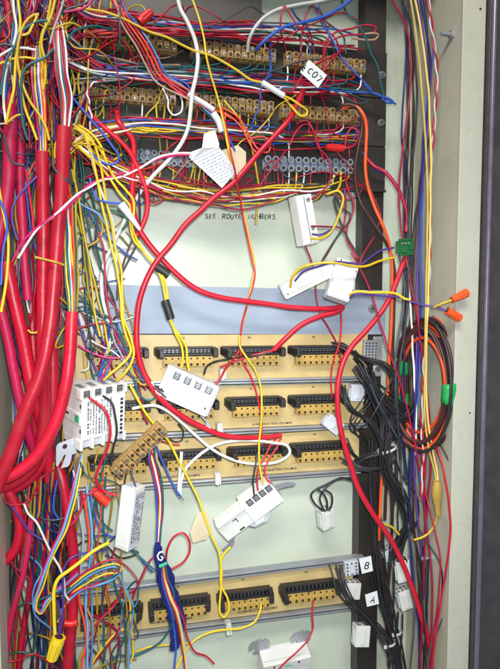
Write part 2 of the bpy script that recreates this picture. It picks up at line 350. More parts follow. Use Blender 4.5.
# ------------------------------------------------------------------ terminal strips
def strip(a, b, label, n=12, grey=False, h=PH, M=None, L=None):
    if M is None: M, L = frame(a, b, h + 7)
    M = M @ Matrix.Translation((0, 0.007, 0)) if grey is not None else M
    t = empty('terminal_strip', M, label, 'terminal strip')
    p = L / n; hz = 7.4
    base = MB(); body = M_clear if grey else M_tan
    if grey:
        base.box(0, L, -6, -0.1, -5.5, 5.5)
        for i in range(n):
            c = (i + .5) * p
            for z in (-4.6, 4.6):
                base.cone((c, -5.5, z), (c, -13, z), p * .43, p * .43, 14, 0, True)
                base.cone((c, -13.05, z), (c, -13.15, z), p * .25, p * .25, 12, 1)
            base.box(c - p * .2, c + p * .2, -11, -5.5, -4, 4)
    else:
        base.box(0, L, -7, -0.1, -hz, hz)
        for i in range(n):
            c = (i + .5) * p
            base.box(c - p * .44, c + p * .44, -12.5, -6.9, -hz + .3, hz - .3)
            for z in (-4.1, 4.1):
                base.cone((c, -12.4, z), (c, -14.2, z), p * .40, p * .37, 14, 0)
                base.cone((c, -14.25, z), (c, -14.35, z), p * .27, p * .27, 12, 1)
            base.cone((c - p * .5, -12.3, 0), (c - p * .5, -12.75, 0), p * .17, p * .17, 8, 1)
    base.build('body', [body, M_hole], t, bevel=.35)
    for i in range(n):
        c = (i + .5) * p
        if random.random() < (.85 if not grey else .6):
            z = random.choice((-4.1, 4.1)) if not grey else random.choice((-4.6, 4.6)); f = -14.35 if not grey else -13.15
            ro = Matrix.Translation((c, 0, z)) @ Matrix.Rotation(random.uniform(0, 3.14), 4, 'Y'); MB().cone((c, f, z), (c, f - .35, z), p * .20, p * .18, 10).box(-p * .17, p * .17, f - .5, f - .3, -.25, .25, 1, ro).build('clamp_screw', [M_steel, M_hole], t)
    if not grey:
        screw(t, 2.6 * 0 + p * .5 + p * 0 + L * .0 + p * 0, -12.6, 0, 2.0, 'fixing_screw'); screw(t, L - p * .5, -12.6, 0, 2.0, 'fixing_screw')
    return t, M, L, p
STR = {}
for key, a, b, nm, g in (
    ('s1', (90, 38), (177, 47.5), 'left tan strip of the top row', False), ('s2', (190, 48.5), (275, 58), 'middle tan strip of the top row', False), ('s3', (284, 59.5), (364, 68.5), 'right tan strip of the top row', False),
    ('s4', (84, 92), (176, 100), 'left tan strip of the second row', False), ('s5', (186, 101), (273, 110), 'middle tan strip of the second row', False), ('s6', (280, 112), (360, 118), 'right tan strip of the second row', False),
    ('s7', (137, 157), (216, 164), 'left frosted grey strip', True), ('s8', (263, 164), (352, 167.5), 'right frosted grey strip', True)):
    strip(a, b, ('twelve way ' + nm.replace('strip', 'terminal strip') + ' screwed to the dark plate'), 12, g)
    STR[key] = (a, b, nm)
# loose terminal strip hanging in front of the module
Ml, Ll = frame((115, 473), (163, 427), 62)
Ml = Ml @ Matrix.Rotation(R(14), 4, 'X')
strip(None, None, 'loose tan terminal strip hanging slantwise in front of the third board', 9, False, M=Ml, L=Ll)
# ------------------------------------------------------------------ aluminium plate and rails
BH = 20.0
Ma, La = frame((76, 334), (384, 335), BH)
pl = empty('cover_plate', Ma, 'bluish bare aluminium cover plate above the first board', 'plate')
za = (P(220, 286.5, BH) - P(220, 334, BH)).length * 1000
MB().box(0, La, -2, -.05, 0.6, za).build('plate', M_alu, pl, bevel=.3)
for px, py in ((371.5, 308.5),):
    q = Ma.inverted() @ P(px, py, BH + 2) * 1000; screw(pl, q.x, -2, q.z, 4.0)
def rail(a, b, label, thick=4.5):
    M, L = frame(a, b, BH)
    t = empty('support_rail', M, label, 'rail')
    MB().box(0, L, -7, 3, -thick / 2, thick / 2).box(0, L, -9, -7.05, -thick / 2 - .6, thick / 2 + .4).build('extrusion', M_rail, t, bevel=.4)
    MB().box(0, L, -9.25, -9.02, -.5, .5).build('groove', M_hole, t)
    return t
rail((72, 384), (368, 377.5), 'aluminium support rail between the first and second board')
rail((72, 438), (364, 424), 'aluminium support rail between the second and third board')
rail((72, 490), (358, 469), 'aluminium support rail under the third board')
rail((62, 594), (362, 556), 'aluminium support rail above the bottom board', 5)
rail((62, 641), (356, 603.5), 'aluminium support rail under the bottom board')
# ------------------------------------------------------------------ boards
def header(parent, xa, xb, z0, arms, lt, rt):
    """box header between xa and xb, its lower edge at z0"""
    H = 9.5; Y0 = -2.13
    b = MB(); b.box(xa, xb, Y0 - 9, Y0, z0, z0 + 2).box(xa, xb, Y0 - 9, Y0, z0 + H - 2, z0 + H).box(xa, xa + 2.5, Y0 - 9, Y0, z0 + 2, z0 + H - 2).box(xb - 2.5, xb, Y0 - 9, Y0, z0 + 2, z0 + H - 2).box(xa + 2.5, xb - 2.5, Y0 - 2, Y0, z0 + 2, z0 + H - 2)
    b.box((xa + xb) / 2 - 3, (xa + xb) / 2 + 3, Y0 - 9.3, Y0 - 1, z0 - .8, z0)
    hd = b.build('header', M_black, parent, bevel=.3)
    pn = MB(); n = 13
    for i in range(n):
        x = xa + 5 + (xb - xa - 10) * i / (n - 1)
        for z in (z0 + 3.6, z0 + H - 3.6): pn.box(x - .45, x + .45, Y0 - 7.4, Y0 - 1.5, z - .45, z + .45)
    pn.build('pins', M_steel, hd)
    for x, sl, ln in ((xa, lt, arms[0]), (xb, rt, arms[1])):
        q = MB(); d = 1
        # a latch lever standing out of the header end, hooked at its tip
        x2 = x + sl
        vs = []
        prof = [(0, 0.0, 1.0), (.35, 1.0, 1.0), (.75, 1.0, .95), (.8, 1.0, 1.25), (1.0, .8, 1.1)]
        for (u, wv, hv) in [(0, 1, 1), (.55, 1, 1), (.62, 1.15, 1.15), (1, 1.0, .9)]:
            cx = x + (x2 - x) * u; y = Y0 - 4 - ln * u; ww = 2.6 * wv; hh = 4.4 * hv; cz = z0 + H / 2 - 1.5 * u
            vs += [(cx - ww, y, cz - hh), (cx + ww, y, cz - hh), (cx + ww, y, cz + hh), (cx - ww, y, cz + hh)]
        fs = [(0, 1, 2, 3), (15, 14, 13, 12)]
        for k in range(3):
            for j in range(4): j2 = (j + 1) % 4; fs.append((k * 4 + j, (k + 1) * 4 + j, (k + 1) * 4 + j2, k * 4 + j2))
        q.add(vs, fs); q.build('latch', M_black, parent, bevel=.7)
    return hd
def block(parent, xa, xb, z1, n=8, hh=11.5):
    b = MB(); b.box(xa, xb, -10, -2.2, z1 - hh, z1)
    p = (xb - xa) / n
    for i in range(n):
        c = xa + (i + .5) * p
        b.box(c - p * .42, c + p * .42, -11.4, -9.9, z1 - hh + .4, z1 - hh * .42)
        if i % 2 == 0 or True: b.cone((c, -11.45, z1 - hh * .76), (c, -11.55, z1 - hh * .76), p * .25, p * .25, 10, 1)
        b.cone((c, -10.05, z1 - hh * .2), (c, -10.15, z1 - hh * .2), p * .17, p * .17, 10, 1)
    o = b.build('terminal_block', [M_yel, M_hole], parent, bevel=.25)
    return o
def board(a, b, zh, heads, label, marks, words, arms, slant, hz):
    M, L = frame(a, b, BH)
    t = empty('circuit_board', M, label, 'circuit board')
    tr = MB(); tr.box(0, L, -2.1, -.05, 0, zh)
    inv = M.inverted()
    for k, (pa, pb) in enumerate(heads):
        xa = (inv @ P(pa, a[1] + (b[1] - a[1]) * (pa - a[0]) / (b[0] - a[0]) - 25, BH + 5)).x * 1000
        xb = (inv @ P(pb, a[1] + (b[1] - a[1]) * (pb - a[0]) / (b[0] - a[0]) - 25, BH + 5)).x * 1000
        header(t, xa, xb, hz, arms, slant[0], slant[1])
        block(t, xa + 7, xb - 1, hz - 1.2)
        text(marks[k], 3.2, M_ink, t, ((xa + xb) / 2 - 3, -2.2, zh - 4.4), name='printed_mark', bold=.08)
        mk = MB()
        for j in range(3): x = xa + 4 + j * 7; mk.box(x, x + 4, -2.22, -2.12, hz - 15.6, hz - 14.9)
        mk.build('printed_line', mat('orange_print', (0.50, 0.16, 0.02), rough=.6), t)
    for (px, py) in words:
        q = inv @ P(px, py, BH + 2.2) * 1000
        text('ALARM SELECTION COLUMNS', 3.5, M_ink, t, (q.x, -2.25, q.z), bold=.07, name='printed_words')
    # small solder traces
    for j in range(34):
        x = random.uniform(4, L - 8); z = random.uniform(1.5, 5) if j % 2 else random.uniform(zh - 4, zh - 1.5)
        tr.box(x, x + random.uniform(.8, 3), -2.2, -2.11, z, z + .5, 1)
    tr.build('laminate', [M_board, M_yel], t)
    return t
TOPH = [(88, 145), (156, 213), (226, 279), (291, 340)]
b1 = board((76, 382), (366, 375.5), 50, [(88, 145), (156, 213), (222, 279), (289, 341)], 'first yellow circuit board, just below the aluminium cover plate', ['B1', 'B2', 'B3', 'B4'], [], (24, 16), (5, 1), 28)
b2 = board((76, 435), (362, 422), 48, [(90, 147), (158, 214), (226, 279), (289, 341)], 'second yellow circuit board, behind the white module with four terminals', ['S1', 'S2', 'S3', 'S4'], [(252, 425.5)], (24, 16), (4, 1), 27)
b3 = board((76, 487), (358, 467), 47, [(90, 147), (160, 216), (228, 281), (290, 342)], 'third yellow circuit board, behind the white cable loop', ['R1', 'R2', 'R3', 'R4'], [(157, 479), (257, 472)], (24, 16), (4, 1), 26)
b4 = board((64, 638.5), (352, 601), 48, [(84, 141), (150, 208), (218, 270), (280, 335)], 'bottom yellow circuit board tilting up to the right, apart from the other three', ['A1', 'A2', 'A3', 'A4'], [(150, 624.5), (238, 613.5)], (26, 20), (1, -3), 25)
# perforated socket at the right of the first board
Ms, Ls = frame((361, 358), (374, 358), BH)
t = empty('socket', Ms, 'grey perforated square socket at the right end of the first board', 'socket')
MB().box(0, Ls, -9, 0, -1, 22).build('shell', M_dull, t, bevel=.5)
hb = MB()
for i in range(4):
    for j in range(6): x = Ls * (i + .5) / 4; z = 1 + j * 3.5; hb.cone((x, -9.15, z), (x, -9.02, z), 1.1, 1.1, 10)
hb.build('contact_holes', M_hole, t)
t = empty('bracket_plate', frame((357, 372), (384, 371), BH)[0], 'narrow aluminium end bracket screwed to the right rail', 'bracket')
MB().box(20, 31, -1.8, -.1, -6, 42).build('plate', M_dull, t, bevel=.3); screw(t, 25.5, -1.8, 4, 3.2)
# plastic clips on the rails
for (px, py, wd) in ((222, 374, 'first rail, right of the four terminal module'), (219, 428, 'second rail, below the striped module'), (217, 478, 'third rail under the white cable loop'), (228, 627, 'bottom rail under the yellow wire loop')):
    t = empty('plastic_clip', pose(px, py, 30), 'small frosted plastic clip on the ' + wd, 'clip')
    MB().box(-3.2, 3.2, -4, 6, -3, 6).box(-3.2, -1.2, -9, -4, -5, 6).box(1.2, 3.2, -9, -4, -5, 4).build('clip_body', M_nylon, t, bevel=.6)
    MB().box(-1.1, 1.1, -7, -4.1, -6.5, 3).build('tongue', M_nylon, t, bevel=.4)
# white paper behind the tangle
t = empty('paper_label', pose(91, 311, 24, 0), 'blank white paper label stuck on the left end of the aluminium plate', 'label')
MB().box(-12, 12, -.3, 0, -28, 28).build('sheet', M_paper, t)
# ------------------------------------------------------------------ loose white modules
def px2mm(h): return (650 - h) / 570.0
# M1: big module with printed face and mounting ear
s = px2mm(70)
t = empty('relay_module', pose(104, 416, 62, -3, 33, 10), 'large white relay module with printed face and small green window beside the red cables', 'module')
W_, H_, DD = 24.5 * s, 30 * s, 38 * s
b = MB(); b.box(-W_, W_, 0, DD, -H_ + 9, H_ - 9); b.box(-W_, W_, 2.5, DD - 1, H_ - 9, H_).box(-W_, W_, 2.5, DD - 1, -H_, -H_ + 9)
for k in range(5):
    x = -W_ + 2 * W_ * k / 4
    b.box(x - 1.6, x + 1.6, -1.0, 10, H_ - 9.2, H_ + 1.2); b.box(x - 1.6, x + 1.6, -1.0, 10, -H_ - 1.2, -H_ + 9.2)
b.build('housing', M_white, t, bevel=.7)
for k in range(4):
    x = -W_ + 2 * W_ * (k + .5) / 4
    for sg in (1, -1):
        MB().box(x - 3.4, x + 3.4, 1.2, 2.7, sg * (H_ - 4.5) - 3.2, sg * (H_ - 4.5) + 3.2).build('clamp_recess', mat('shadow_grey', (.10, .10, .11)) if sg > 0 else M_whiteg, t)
        if sg < 0: continue
        MB().cone((x, 1.3, sg * (H_ - 4.5)), (x, .4, sg * (H_ - 4.5)), 2.3, 2.2, 12).box(x - 2, x + 2, .3, .45, sg * (H_ - 4.5) - .3, sg * (H_ - 4.5) + .3, 1).build('clamp_screw', [M_steel, M_hole], t)
        if sg > 0: MB().box(x - 3, x + 3, 9, 22, H_ - .2, H_ + .15).build('wire_entry', mat('grey_entry', (.22, .22, .23)), t)
MB().box(-W_ + 3, W_ - 1.5, -.35, .05, -H_ + 11, H_ - 10).build('printed_label', M_paper, t)
lp = MB()
rnd = random.Random(3)
for col in range(9):
    x = -W_ + 6 + col * 3.15; z = H_ - 12
    while z > -H_ + 14:
        ln = rnd.uniform(.7, 2.6)
        if z - ln < -H_ + 13: break
        if rnd.random() < .84: lp.box(x, x + (1.1 if col % 4 else 2.0), -.48, -.38, z - ln, z)
        z -= ln + rnd.uniform(.35, .9)
lp.build('label_print', mat('grey_ink', (.14, .14, .16)), t)
lb = MB()
for k in range(9): lb.box(W_ - 6.2, W_ - 3.0, -.5, -.38, H_ - 14 - k * 4.6 - 3.2, H_ - 14 - k * 4.6 - (0 if k % 2 else .8))
lb.build('label_print', M_ink, t)
# left flank: step, slot, green window, ear
MB().box(-W_ - 1.4, -W_ + .05, 1, DD, -5.5, 6.5).build('flank_rib', M_white, t, bevel=.6)
MB().box(-W_ - 1.7, -W_ - 1.3, 3, 11, -3.5, 4.2).build('green_window', M_ledgreen, t, bevel=.2)
MB().box(-W_ - 1.6, -W_ - 1.3, 23, 31, .2, 2.8).build('slot', M_hole, t)
for z in (12, -14): MB().box(-W_ - .3, -W_ + .1, 1.2, 3.4, z, z + 4).build('latch_slot', M_hole, t)
def arc(cx, cz, r, a0, a1, n=10): return [(cx + r * math.cos(R(a0 + (a1 - a0) * i / n)), cz + r * math.sin(R(a0 + (a1 - a0) * i / n))) for i in range(n + 1)]
ear = MB(); ear.prism([(x_ + 2, z_ - 17) for x_, z_ in [(-W_ + 2, -6), (-W_ - 14, -8)] + arc(-W_ - 15, -13, 5, 100, 180, 5) + [(-W_ - 20, -27)] + arc(-W_ - 15.5, -30, 4.5, 180, 225, 4) + [(-W_ - 11.5, -22), (-W_ - 9.5, -23), (-W_ - 14.5, -36)] + arc(-W_ - 9.5, -31, 5, 240, 340, 6) + [(-W_ - 3, -24), (-W_ + 2, -24)]], 16, 17.4)
ear.build('mounting_ear', M_whiteg, t, bevel=.3)
MB().cone((-W_ - 9, 15.85, -30), (-W_ - 9, 15.98, -30), 2.6, 2.6, 14).build('ear_hole', M_hole, t)
# M2: four terminal module
s = px2mm(62)
t = empty('relay_module', pose(187, 391, 58, 24.5, -14, 4), 'white module with four top clamps, tilted down right before the second board', 'module')
a, c = 28 * s, 17 * s
MB().box(-a, a, 0, 17, -c, c).build('housing', M_white, t, bevel=.9)
MB().box(-a + .8, a - .8, -.1, .05, c - 13.2, c - 12.8).box(-a + .8, a - .8, -.1, .05, -c + 5, -c + 5.35).build('seam', M_dull, t)
for x in (-a + 3, a - 5): MB().box(x, x + 1.8, -.12, .05, -c + 7, -c + 9.5).build('latch_slot', M_hole, t)
for k in range(4):
    x = -a + 13 + k * 11.8 * s
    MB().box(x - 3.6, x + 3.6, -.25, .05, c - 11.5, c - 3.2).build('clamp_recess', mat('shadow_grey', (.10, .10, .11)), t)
    MB().cone((x, -.2, c - 8.0), (x, -.9, c - 8.0), 2.5, 2.4, 12).box(x - 2, x + 2, -1.0, -.88, c - 8.3, c - 7.7, 1).box(x - 2.8, x + 2.8, -.6, -.22, c - 5, c - 3.5).build('clamp_screw', [M_steel, M_hole], t)
for k in range(4):
    MB().box(a + .0, a + 1.6, 1.5 + k * 4.2, 4.2 + k * 4.2, -c + 1, c - 1.5).build('side_fin', M_whiteg if k % 2 else M_dull, t, bevel=.3)
MB().prism([(a - 8, -c + .2), (a + 9, -c - 9), (a + 10, -c - 14), (a + 5, -c - 15), (a + 2, -c - 7), (a - 14, -c + .2)], 12, 13.2).build('clip_tab', M_dull, t, bevel=.3)
# M3: upright slim module
s = px2mm(60)
t = empty('relay_module', pose(308, 219.5, 52, -13, 14, 4), 'slim upright white module with two screws, hanging under the right grey strip', 'module')
a, c = 9.8 * s, 26 * s
MB().box(-a, a, 1.5, 16, -c, c).box(-a, -a * .08, 0, 1.6, -c + 1, c - 1).box(a * .12, a, .6, 1.6, -c + 1, c - 1).build('housing', M_white, t, bevel=.6)
for z in (c - 6, -c + 17):
    MB().cone((a * .45, .6, z), (a * .45, -.5, z), 2.4, 2.3, 14).box(a * .45 - 2, a * .45 + 2, -.62, -.48, z - .3, z + .3, 1).build('clamp_screw', [M_dull, M_hole], t)
MB().box(-a * .06, a * .1, 1.3, 1.52, -c + 2, c - 2).build('groove', M_dull, t)
# M4a, M4b: the pair near the right rail
s = px2mm(66)
t = empty('relay_module', pose(309, 280.5, 52, -27, -10, 8), 'slim white module lying slantwise with a grey end cap, behind the squarer module', 'module')
a, c = 30 * s, 8 * s
MB().box(-a, a, 0, 16, -c, c).box(-a + 6, a - 4, -.8, .1, -c + 4.5, c - 1.5).build('housing', M_white, t, bevel=.8)
MB().box(-a - 1.5, -a + .1, 1, 15, -c + .6, c - .6).build('end_cap', M_whiteg, t, bevel=.5)
MB().box(-a + 7, a - 5, -.95, -.75, c - 4.6, c - 4.3).box(a - 14, a - 13.6, -.95, -.75, -c + 5, c - 2).build('seam', M_dull, t)
MB().box(-a + 3, -a + 4.2, -.1, .05, -c + 4, -c + 6).build('latch_slot', M_hole, t)
t = empty('relay_module', pose(343.5, 279, 66, 19, -8, -12), 'squarish white module with latch slots, beside the right rail above the long red cable', 'module')
a, c = 12.5 * s, 21 * s
MB().box(-a, a, 0, 16, -c, c).box(-a + 1.5, a - 1.5, -.7, .1, -c + 3, c - 9).build('housing', M_white, t, bevel=.9)
MB().box(-a + .6, a - .6, 1, 15, -c - 1.4, -c + .1).build('end_cap', M_whiteg, t, bevel=.4)
MB().box(-a + 2, a - 2, -.85, -.65, c - 14, c - 13.6).box(-a + 2, a - 2, -.85, -.65, -c + 8, -c + 8.3).build('seam', M_dull, t)
for x, z in ((-a + 1, -c + 15), (a - 2.4, -c + 22), (-a + 4, c - 5), (a - 2.2, c - 12)): MB().box(x, x + 1.3, -.15, .05, z, z + 4.6).build('latch_slot', M_hole, t)
# M5: slim module lower left
s = px2mm(72)
t = empty('relay_module', pose(124.5, 519, 68, 11, -38, 6), 'slim white module with a printed grey flank, hanging at the lower left', 'module')
a, c = 8.3 * s, 33 * s
MB().box(-a, a, 0, 17 * s, -c, c).box(-a + 1.4, a - 1.4, -.9, .1, -c + 3, c - 3).build('housing', M_white, t, bevel=.8)
MB().box(a - .05, a + .4, 2, 16 * s, -c + 3, c - 4).build('printed_label', M_whiteg, t)
lp = MB()
for col in range(5):
    z = c - 7; y = 3.4 + col * 3.1
    while z > -c + 8:
        ln = rnd.uniform(1, 5)
        if rnd.random() < .8: lp.box(a + .42, a + .5, y, y + 1.7, z - ln, z)
        z -= ln + rnd.uniform(.6, 1.8)
lp.build('label_print', mat('grey_ink', (.14, .14, .16)), t)
for k in range(4): MB().box(-a + 2 + k * 2.4, -a + 3.6 + k * 2.4, 2, 13, c - .05, c + .8).build('clamp_recess', M_whiteg, t)
# M6: module with spring clips
s = px2mm(58)
t = empty('relay_module', pose(258, 508, 52, -36, -6, 12), 'white module with metal spring clips hanging at bottom centre from black and red wires', 'module')
k_ = s
MB().box(-13 * k_, 27 * k_, 0, 16, -13 * k_, 17 * k_).build('housing', M_white, t, bevel=.9)
for k in range(4):
    x = (-3 + k * 8.2) * k_; z = 11.5 * k_
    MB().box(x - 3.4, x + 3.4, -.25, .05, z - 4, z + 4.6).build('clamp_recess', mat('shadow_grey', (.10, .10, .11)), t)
    MB().cone((x, -.2, z), (x, -1, z), 2.5, 2.3, 12).box(x - 2, x + 2, -1.1, -.98, z - .3, z + .3, 1).build('clamp_screw', [M_dull, M_hole], t)
MB().box(-48 * k_, -12.5 * k_, 1.5, 12, -13 * k_, 8 * k_).build('bracket', M_white, t, bevel=.8)
MB().box(-46 * k_, -10 * k_, -3, 12.5, 10 * k_, 15 * k_).build('clip_bar', M_white, t, bevel=1.0)
MB().box(-32 * k_, -24 * k_, 1.1, 1.55, -2 * k_, 6 * k_).build('window', M_paper, t)
MB().box(-30 * k_, -25 * k_, .9, 1.1, 4.5 * k_, 5.5 * k_).box(-26 * k_, -25 * k_, .9, 1.1, 0, 5 * k_).box(-30 * k_, -24 * k_, .9, 1.4, -11 * k_, -9.3 * k_).build('latch_slot', M_hole, t)
MB().prism([(26 * k_, -2), (34 * k_, -5), (46 * k_, -12), (47 * k_, -9), (40 * k_, -1), (30 * k_, 4)], 8, 9.3).build('spring_tab', M_dull, t, bevel=.3)
MB().prism([(-44 * k_, -12 * k_), (-50 * k_, -21 * k_), (-60 * k_, -22 * k_), (-59 * k_, -26 * k_), (-46 * k_, -25 * k_), (-36 * k_, -13 * k_)], 8, 9.3).build('spring_tab', M_dull, t, bevel=.3)
MB().prism([(-22 * k_, -12 * k_), (-16 * k_, -21 * k_), (-2 * k_, -24 * k_), (6 * k_, -20 * k_), (8 * k_, -12.5 * k_)], 3, 11).build('clip_foot', M_whiteg, t, bevel=.8)
MB().prism([(-12 * k_, -14 * k_), (-14 * k_, -18 * k_), (-4 * k_, -20 * k_), (0, -15 * k_)], 1.5, 3.5).build('clip_rib', M_white, t, bevel=.5)
# M7: module at the bottom edge with two ears
t = empty('relay_module', pose(287, 672, 40, -4, 0, 22), 'white module with two grey screw ears, cut off by the bottom edge of the photo', 'module')
s = px2mm(44)
MB().box(-27 * s, 27 * s, 0, 24, -30 * s, 17 * s).build('housing', M_white, t, bevel=.9)
MB().box(-26 * s, 26 * s, -.12, .05, 6.6 * s, 7.0 * s).box(-26 * s, 26 * s, 5, 5.4, 17 * s - .05, 17 * s + .12).build('seam', M_dull, t)
for x in (-16, 12): MB().box(x * s, (x + 2.2) * s, -.1, .05, 11 * s, 14 * s).build('latch_slot', M_hole, t)
MB().box(-3 * s, 5 * s, -.2, .05, 9.5 * s, 11 * s).build('green_window', M_ledgreen, t)
for cx in (-27, 21):
    cx *= s; cz = 24 * s
    e = MB(); e.prism([(cx - 2, cz - 13)] + arc(cx, cz, 13, 250, 232, 3) + [(cx - 3.6, cz - 5.6)] + arc(cx - 3, cz - 2.6, 2.6, 260, 130, 5) + arc(cx, cz, 13, 207, 118, 8) + [(cx - 3, cz + 8), (cx - 3, cz + 13), (cx + 3, cz + 13), (cx + 3, cz + 8)] + arc(cx, cz, 13, 62, 8, 6) + [(cx + 7.5, cz + .5), (cx + 6, cz - 1.6), (cx + 7.5, cz - 3.4)] + arc(cx, cz, 13, -18, -40, 3) + [(cx + 9, cz - 13)], 20, 21.4)
    e.build('mounting_ear', M_dull, t, bevel=.3)
# ------------------------------------------------------------------ caps and connectors
def cap(p0, p1, h, r0, r1, m, label, h2=None, flute=.07, cat='wire nut'):
    A = P(p0[0], p0[1], h); B = P(p1[0], p1[1], h2 or h)
    t = empty('wire_nut', Matrix.Translation(A), label, cat)
    d = (B - A) * 1000; b = MB()
    b.cone((0, 0, 0), d * .25, r0, r0 * 1.02, 20, 0, True); b.cone(d * .22, d * .93, r0 * .98, r1, 20, 0, True, flute); b.cone(d * .93, d, r1, r1 * .6, 20)
    b.build('cap_body', m, t, bevel=.15)
    MB().cone(-d * .01, d * .02, r0 * .62, r0 * .62, 14).build('mouth', M_hole, t)
    return t
cap((139, 22), (152, 11), 56, 4.6, 3.6, M_redcap, 'red wire cap standing up among the wires at the top left')
cap((452, 300), (468, 292), 108, 3.6, 4.6, M_orangecap, 'upper orange wire cap, on the yellow wire end beside the flange', flute=.09)
cap((447, 310.5), (461, 319), 106, 4.0, 4.2, M_orangecap, 'lower orange wire cap, on the violet wire end beside the flange', flute=.09)
cap((59, 637), (51, 661), 84, 6.6, 5.0, M_yelcap, 'yellow wire cap at the lower left, beside the red sleeve')
cap((108, 503), (92, 489), 60, 4.8, 3.6, mat('red_orange_cap', (0.74, 0.035, 0.012), rough=.42), 'orange wire cap hidden left of the slim white module', flute=.05)
cap((343, 148.5), (326, 147), 46, 4.2, 3.6, M_redcap, 'red crimp cap lying just above the right grey strip', flute=.03)
# green plug-in terminal
t = empty('terminal_plug', pose(407, 247, 66, -6, 14, 6), 'green plug terminal with comb teeth on the yellow and violet wires at right', 'connector')
b = MB(); b.box(-8.5, 8.5, 0, 9, -7, 7)
for k in range(4): b.box(-8 + k * 4.4, -5.4 + k * 4.4, -2, 5, 6.8, 9.4); b.box(-8 + k * 4.4, -5.4 + k * 4.4, -2, 5, -9.2, -6.8)
b.box(-8.5, -2, -2.5, .1, -5.5, 1.5).box(3, 8.5, -1.6, .1, -3, 5.5); b.build('body', M_green, t, bevel=.4)
for k in range(4): MB().cone((-6.7 + k * 4.4, 0, 4.4), (-6.7 + k * 4.4, -.8, 4.4), 1.4, 1.3, 10).build('clamp_screw', M_dull, t)
# coil of brown and orange cable with green tape
Cc = (429, 384)
CA = P(397, 385, 24) * 1000; CB = P(458.5, 385, 90) * 1000; CO = (CA + CB) / 2; CU = (CB - CA) / 2; CN = Vector((CU.y, -CU.x, 0)).normalized()
CH = (P(430, 320, 57) - P(430, 450, 57)).length * 500
t = empty('cable_coil', Matrix.Translation(CO * .001), 'coil of brown and orange cable bound with green tape, hung beside the side sheet', 'cable coil')
rc = random.Random(5)
def coilpt(ang, k, rz, dn): return CU * (k * math.cos(ang)) + CN * dn + Vector((0, 0, rz * math.sin(ang)))
for k in range(27):
    col = 'orange' if k in (10, 18, 21, 22) else ('black' if k in (4, 11, 16, 24) else 'brown')
    kk = rc.uniform(.74, 1.0); rz0 = CH * (.2 + .8 * kk + rc.uniform(-.06, .04)); ph = rc.uniform(0, 6); pts = []
    for i in range(97):
        a_ = 2 * math.pi * i / 96; wv = 1 + .03 * math.sin(2 * a_ + ph) + .02 * math.sin(3 * a_ + 2 * ph)
        pts.append(coilpt(a_, kk * wv, rz0 * wv, -16 + k * 1.25 + 3 * math.sin(a_ + ph)))
    MB().tube(pts, 1.9, 10, cap=False).build('cable_turn', wm(col), t)
for ang in (-.12, 2.75, 3.5):
    pts = [coilpt(ang + R(q), .86, CH * .88, 1) for q in (-9, -4.5, 0, 4.5, 9)]
    b = MB(); vs = []; n = 18
    for i, p in enumerate(pts):
        rad = (p - CN * p.dot(CN)).normalized()
        for j in range(n):
            u_ = 2 * math.pi * j / n; vs.append(p + rad * 9.2 * math.cos(u_) + CN * 18.5 * math.sin(u_))
    fs = [(i * n + j, i * n + (j + 1) % n, (i + 1) * n + (j + 1) % n, (i + 1) * n + j) for i in range(4) for j in range(n)]
    b.add(vs, fs, 0, True); o = b.build('green_tape', M_gtape, t); o.modifiers.new('thickness', 'SOLIDIFY').thickness = .0006
# nylon connectors with black leads
def molex(px, py, h, w_, hgt, roll, label, m=M_nylon, cols=3, rows=2, yaw=0, tilt=0, holes='front'):
    t = empty('plug_connector', pose(px, py, h, roll, yaw, tilt), label, 'connector')
    b = MB(); b.box(-w_ / 2, w_ / 2, 0, 13, -hgt / 2, hgt / 2).box(-w_ / 2 - 1.2, -w_ / 2 + .1, 3, 10, -hgt / 2 + 3, hgt / 2 - 5).box(w_ / 2 - .1, w_ / 2 + 1.4, 3, 9, -hgt / 2 + 2, hgt / 2 - 6)
    b.box(-2.2, 2.2, -1.8, .1, -hgt / 2 + 3, hgt / 2 - 3); b.build('shell', m, t, bevel=.8)
    hb = MB()
    for i in range(cols):
        for j in range(rows):
            x = -w_ / 2 + w_ * (i + .5) / cols; q = w_ / cols * .28
            if holes == 'front': z = -hgt / 2 + hgt * (j + .5) / rows; hb.cone((x, -.12, z), (x, .02, z), q, q, 10)
            else: hb.box(x - q, x + q, 2 + j * 5.5, 5.5 + j * 5.5, -hgt / 2 - .1, -hgt / 2 + .02); hb.box(x - q, x + q, 2 + j * 5.5, 5.5 + j * 5.5, hgt / 2 - .02, hgt / 2 + .1)
    hb.build('pin_holes', mat('dim_recess', (.16, .16, .17)), t)
    return t
molex(329, 520, 42, 17, 24, -10, 'white plug connector dangling alone on looped black leads under the third board', cols=2, yaw=16, tilt=8, holes='end')
molex(352, 569, 34, 17, 17, -4, 'grey six way socket at the right end of the bottom board', M_whiteg, 3, 4)
molex(353, 592, 36, 20, 20, 6, 'milky plug connector just right of the bottom board, above the lowest plug', holes='end')
molex(363, 637, 52, 18, 24, 8, 'milky plug connector on the black leads at the foot of the right rail', cols=2, holes='end', tilt=-8)
molex(404, 572, 52, 17, 26, -8, 'milky plug connector between the black harness and the long red cable', cols=2, holes='end')
molex(406, 601, 48, 15, 24, -14, 'striped milky plug connector hanging below its neighbour beside the red cable', cols=3, holes='end')
molex(358, 393, 34, 17, 20, 4, 'greyish plug connector in the black leads right of the second board', M_whiteg, holes='end')
molex(334, 425, 40, 22, 16, 40, 'greyish plug connector lying slantwise at the end of the second rail', M_whiteg, holes='end')
molex(391, 557, 40, 13, 18, -30, 'grey plug connector tucked behind the top of the hanging black harness', M_whiteg, holes='end')
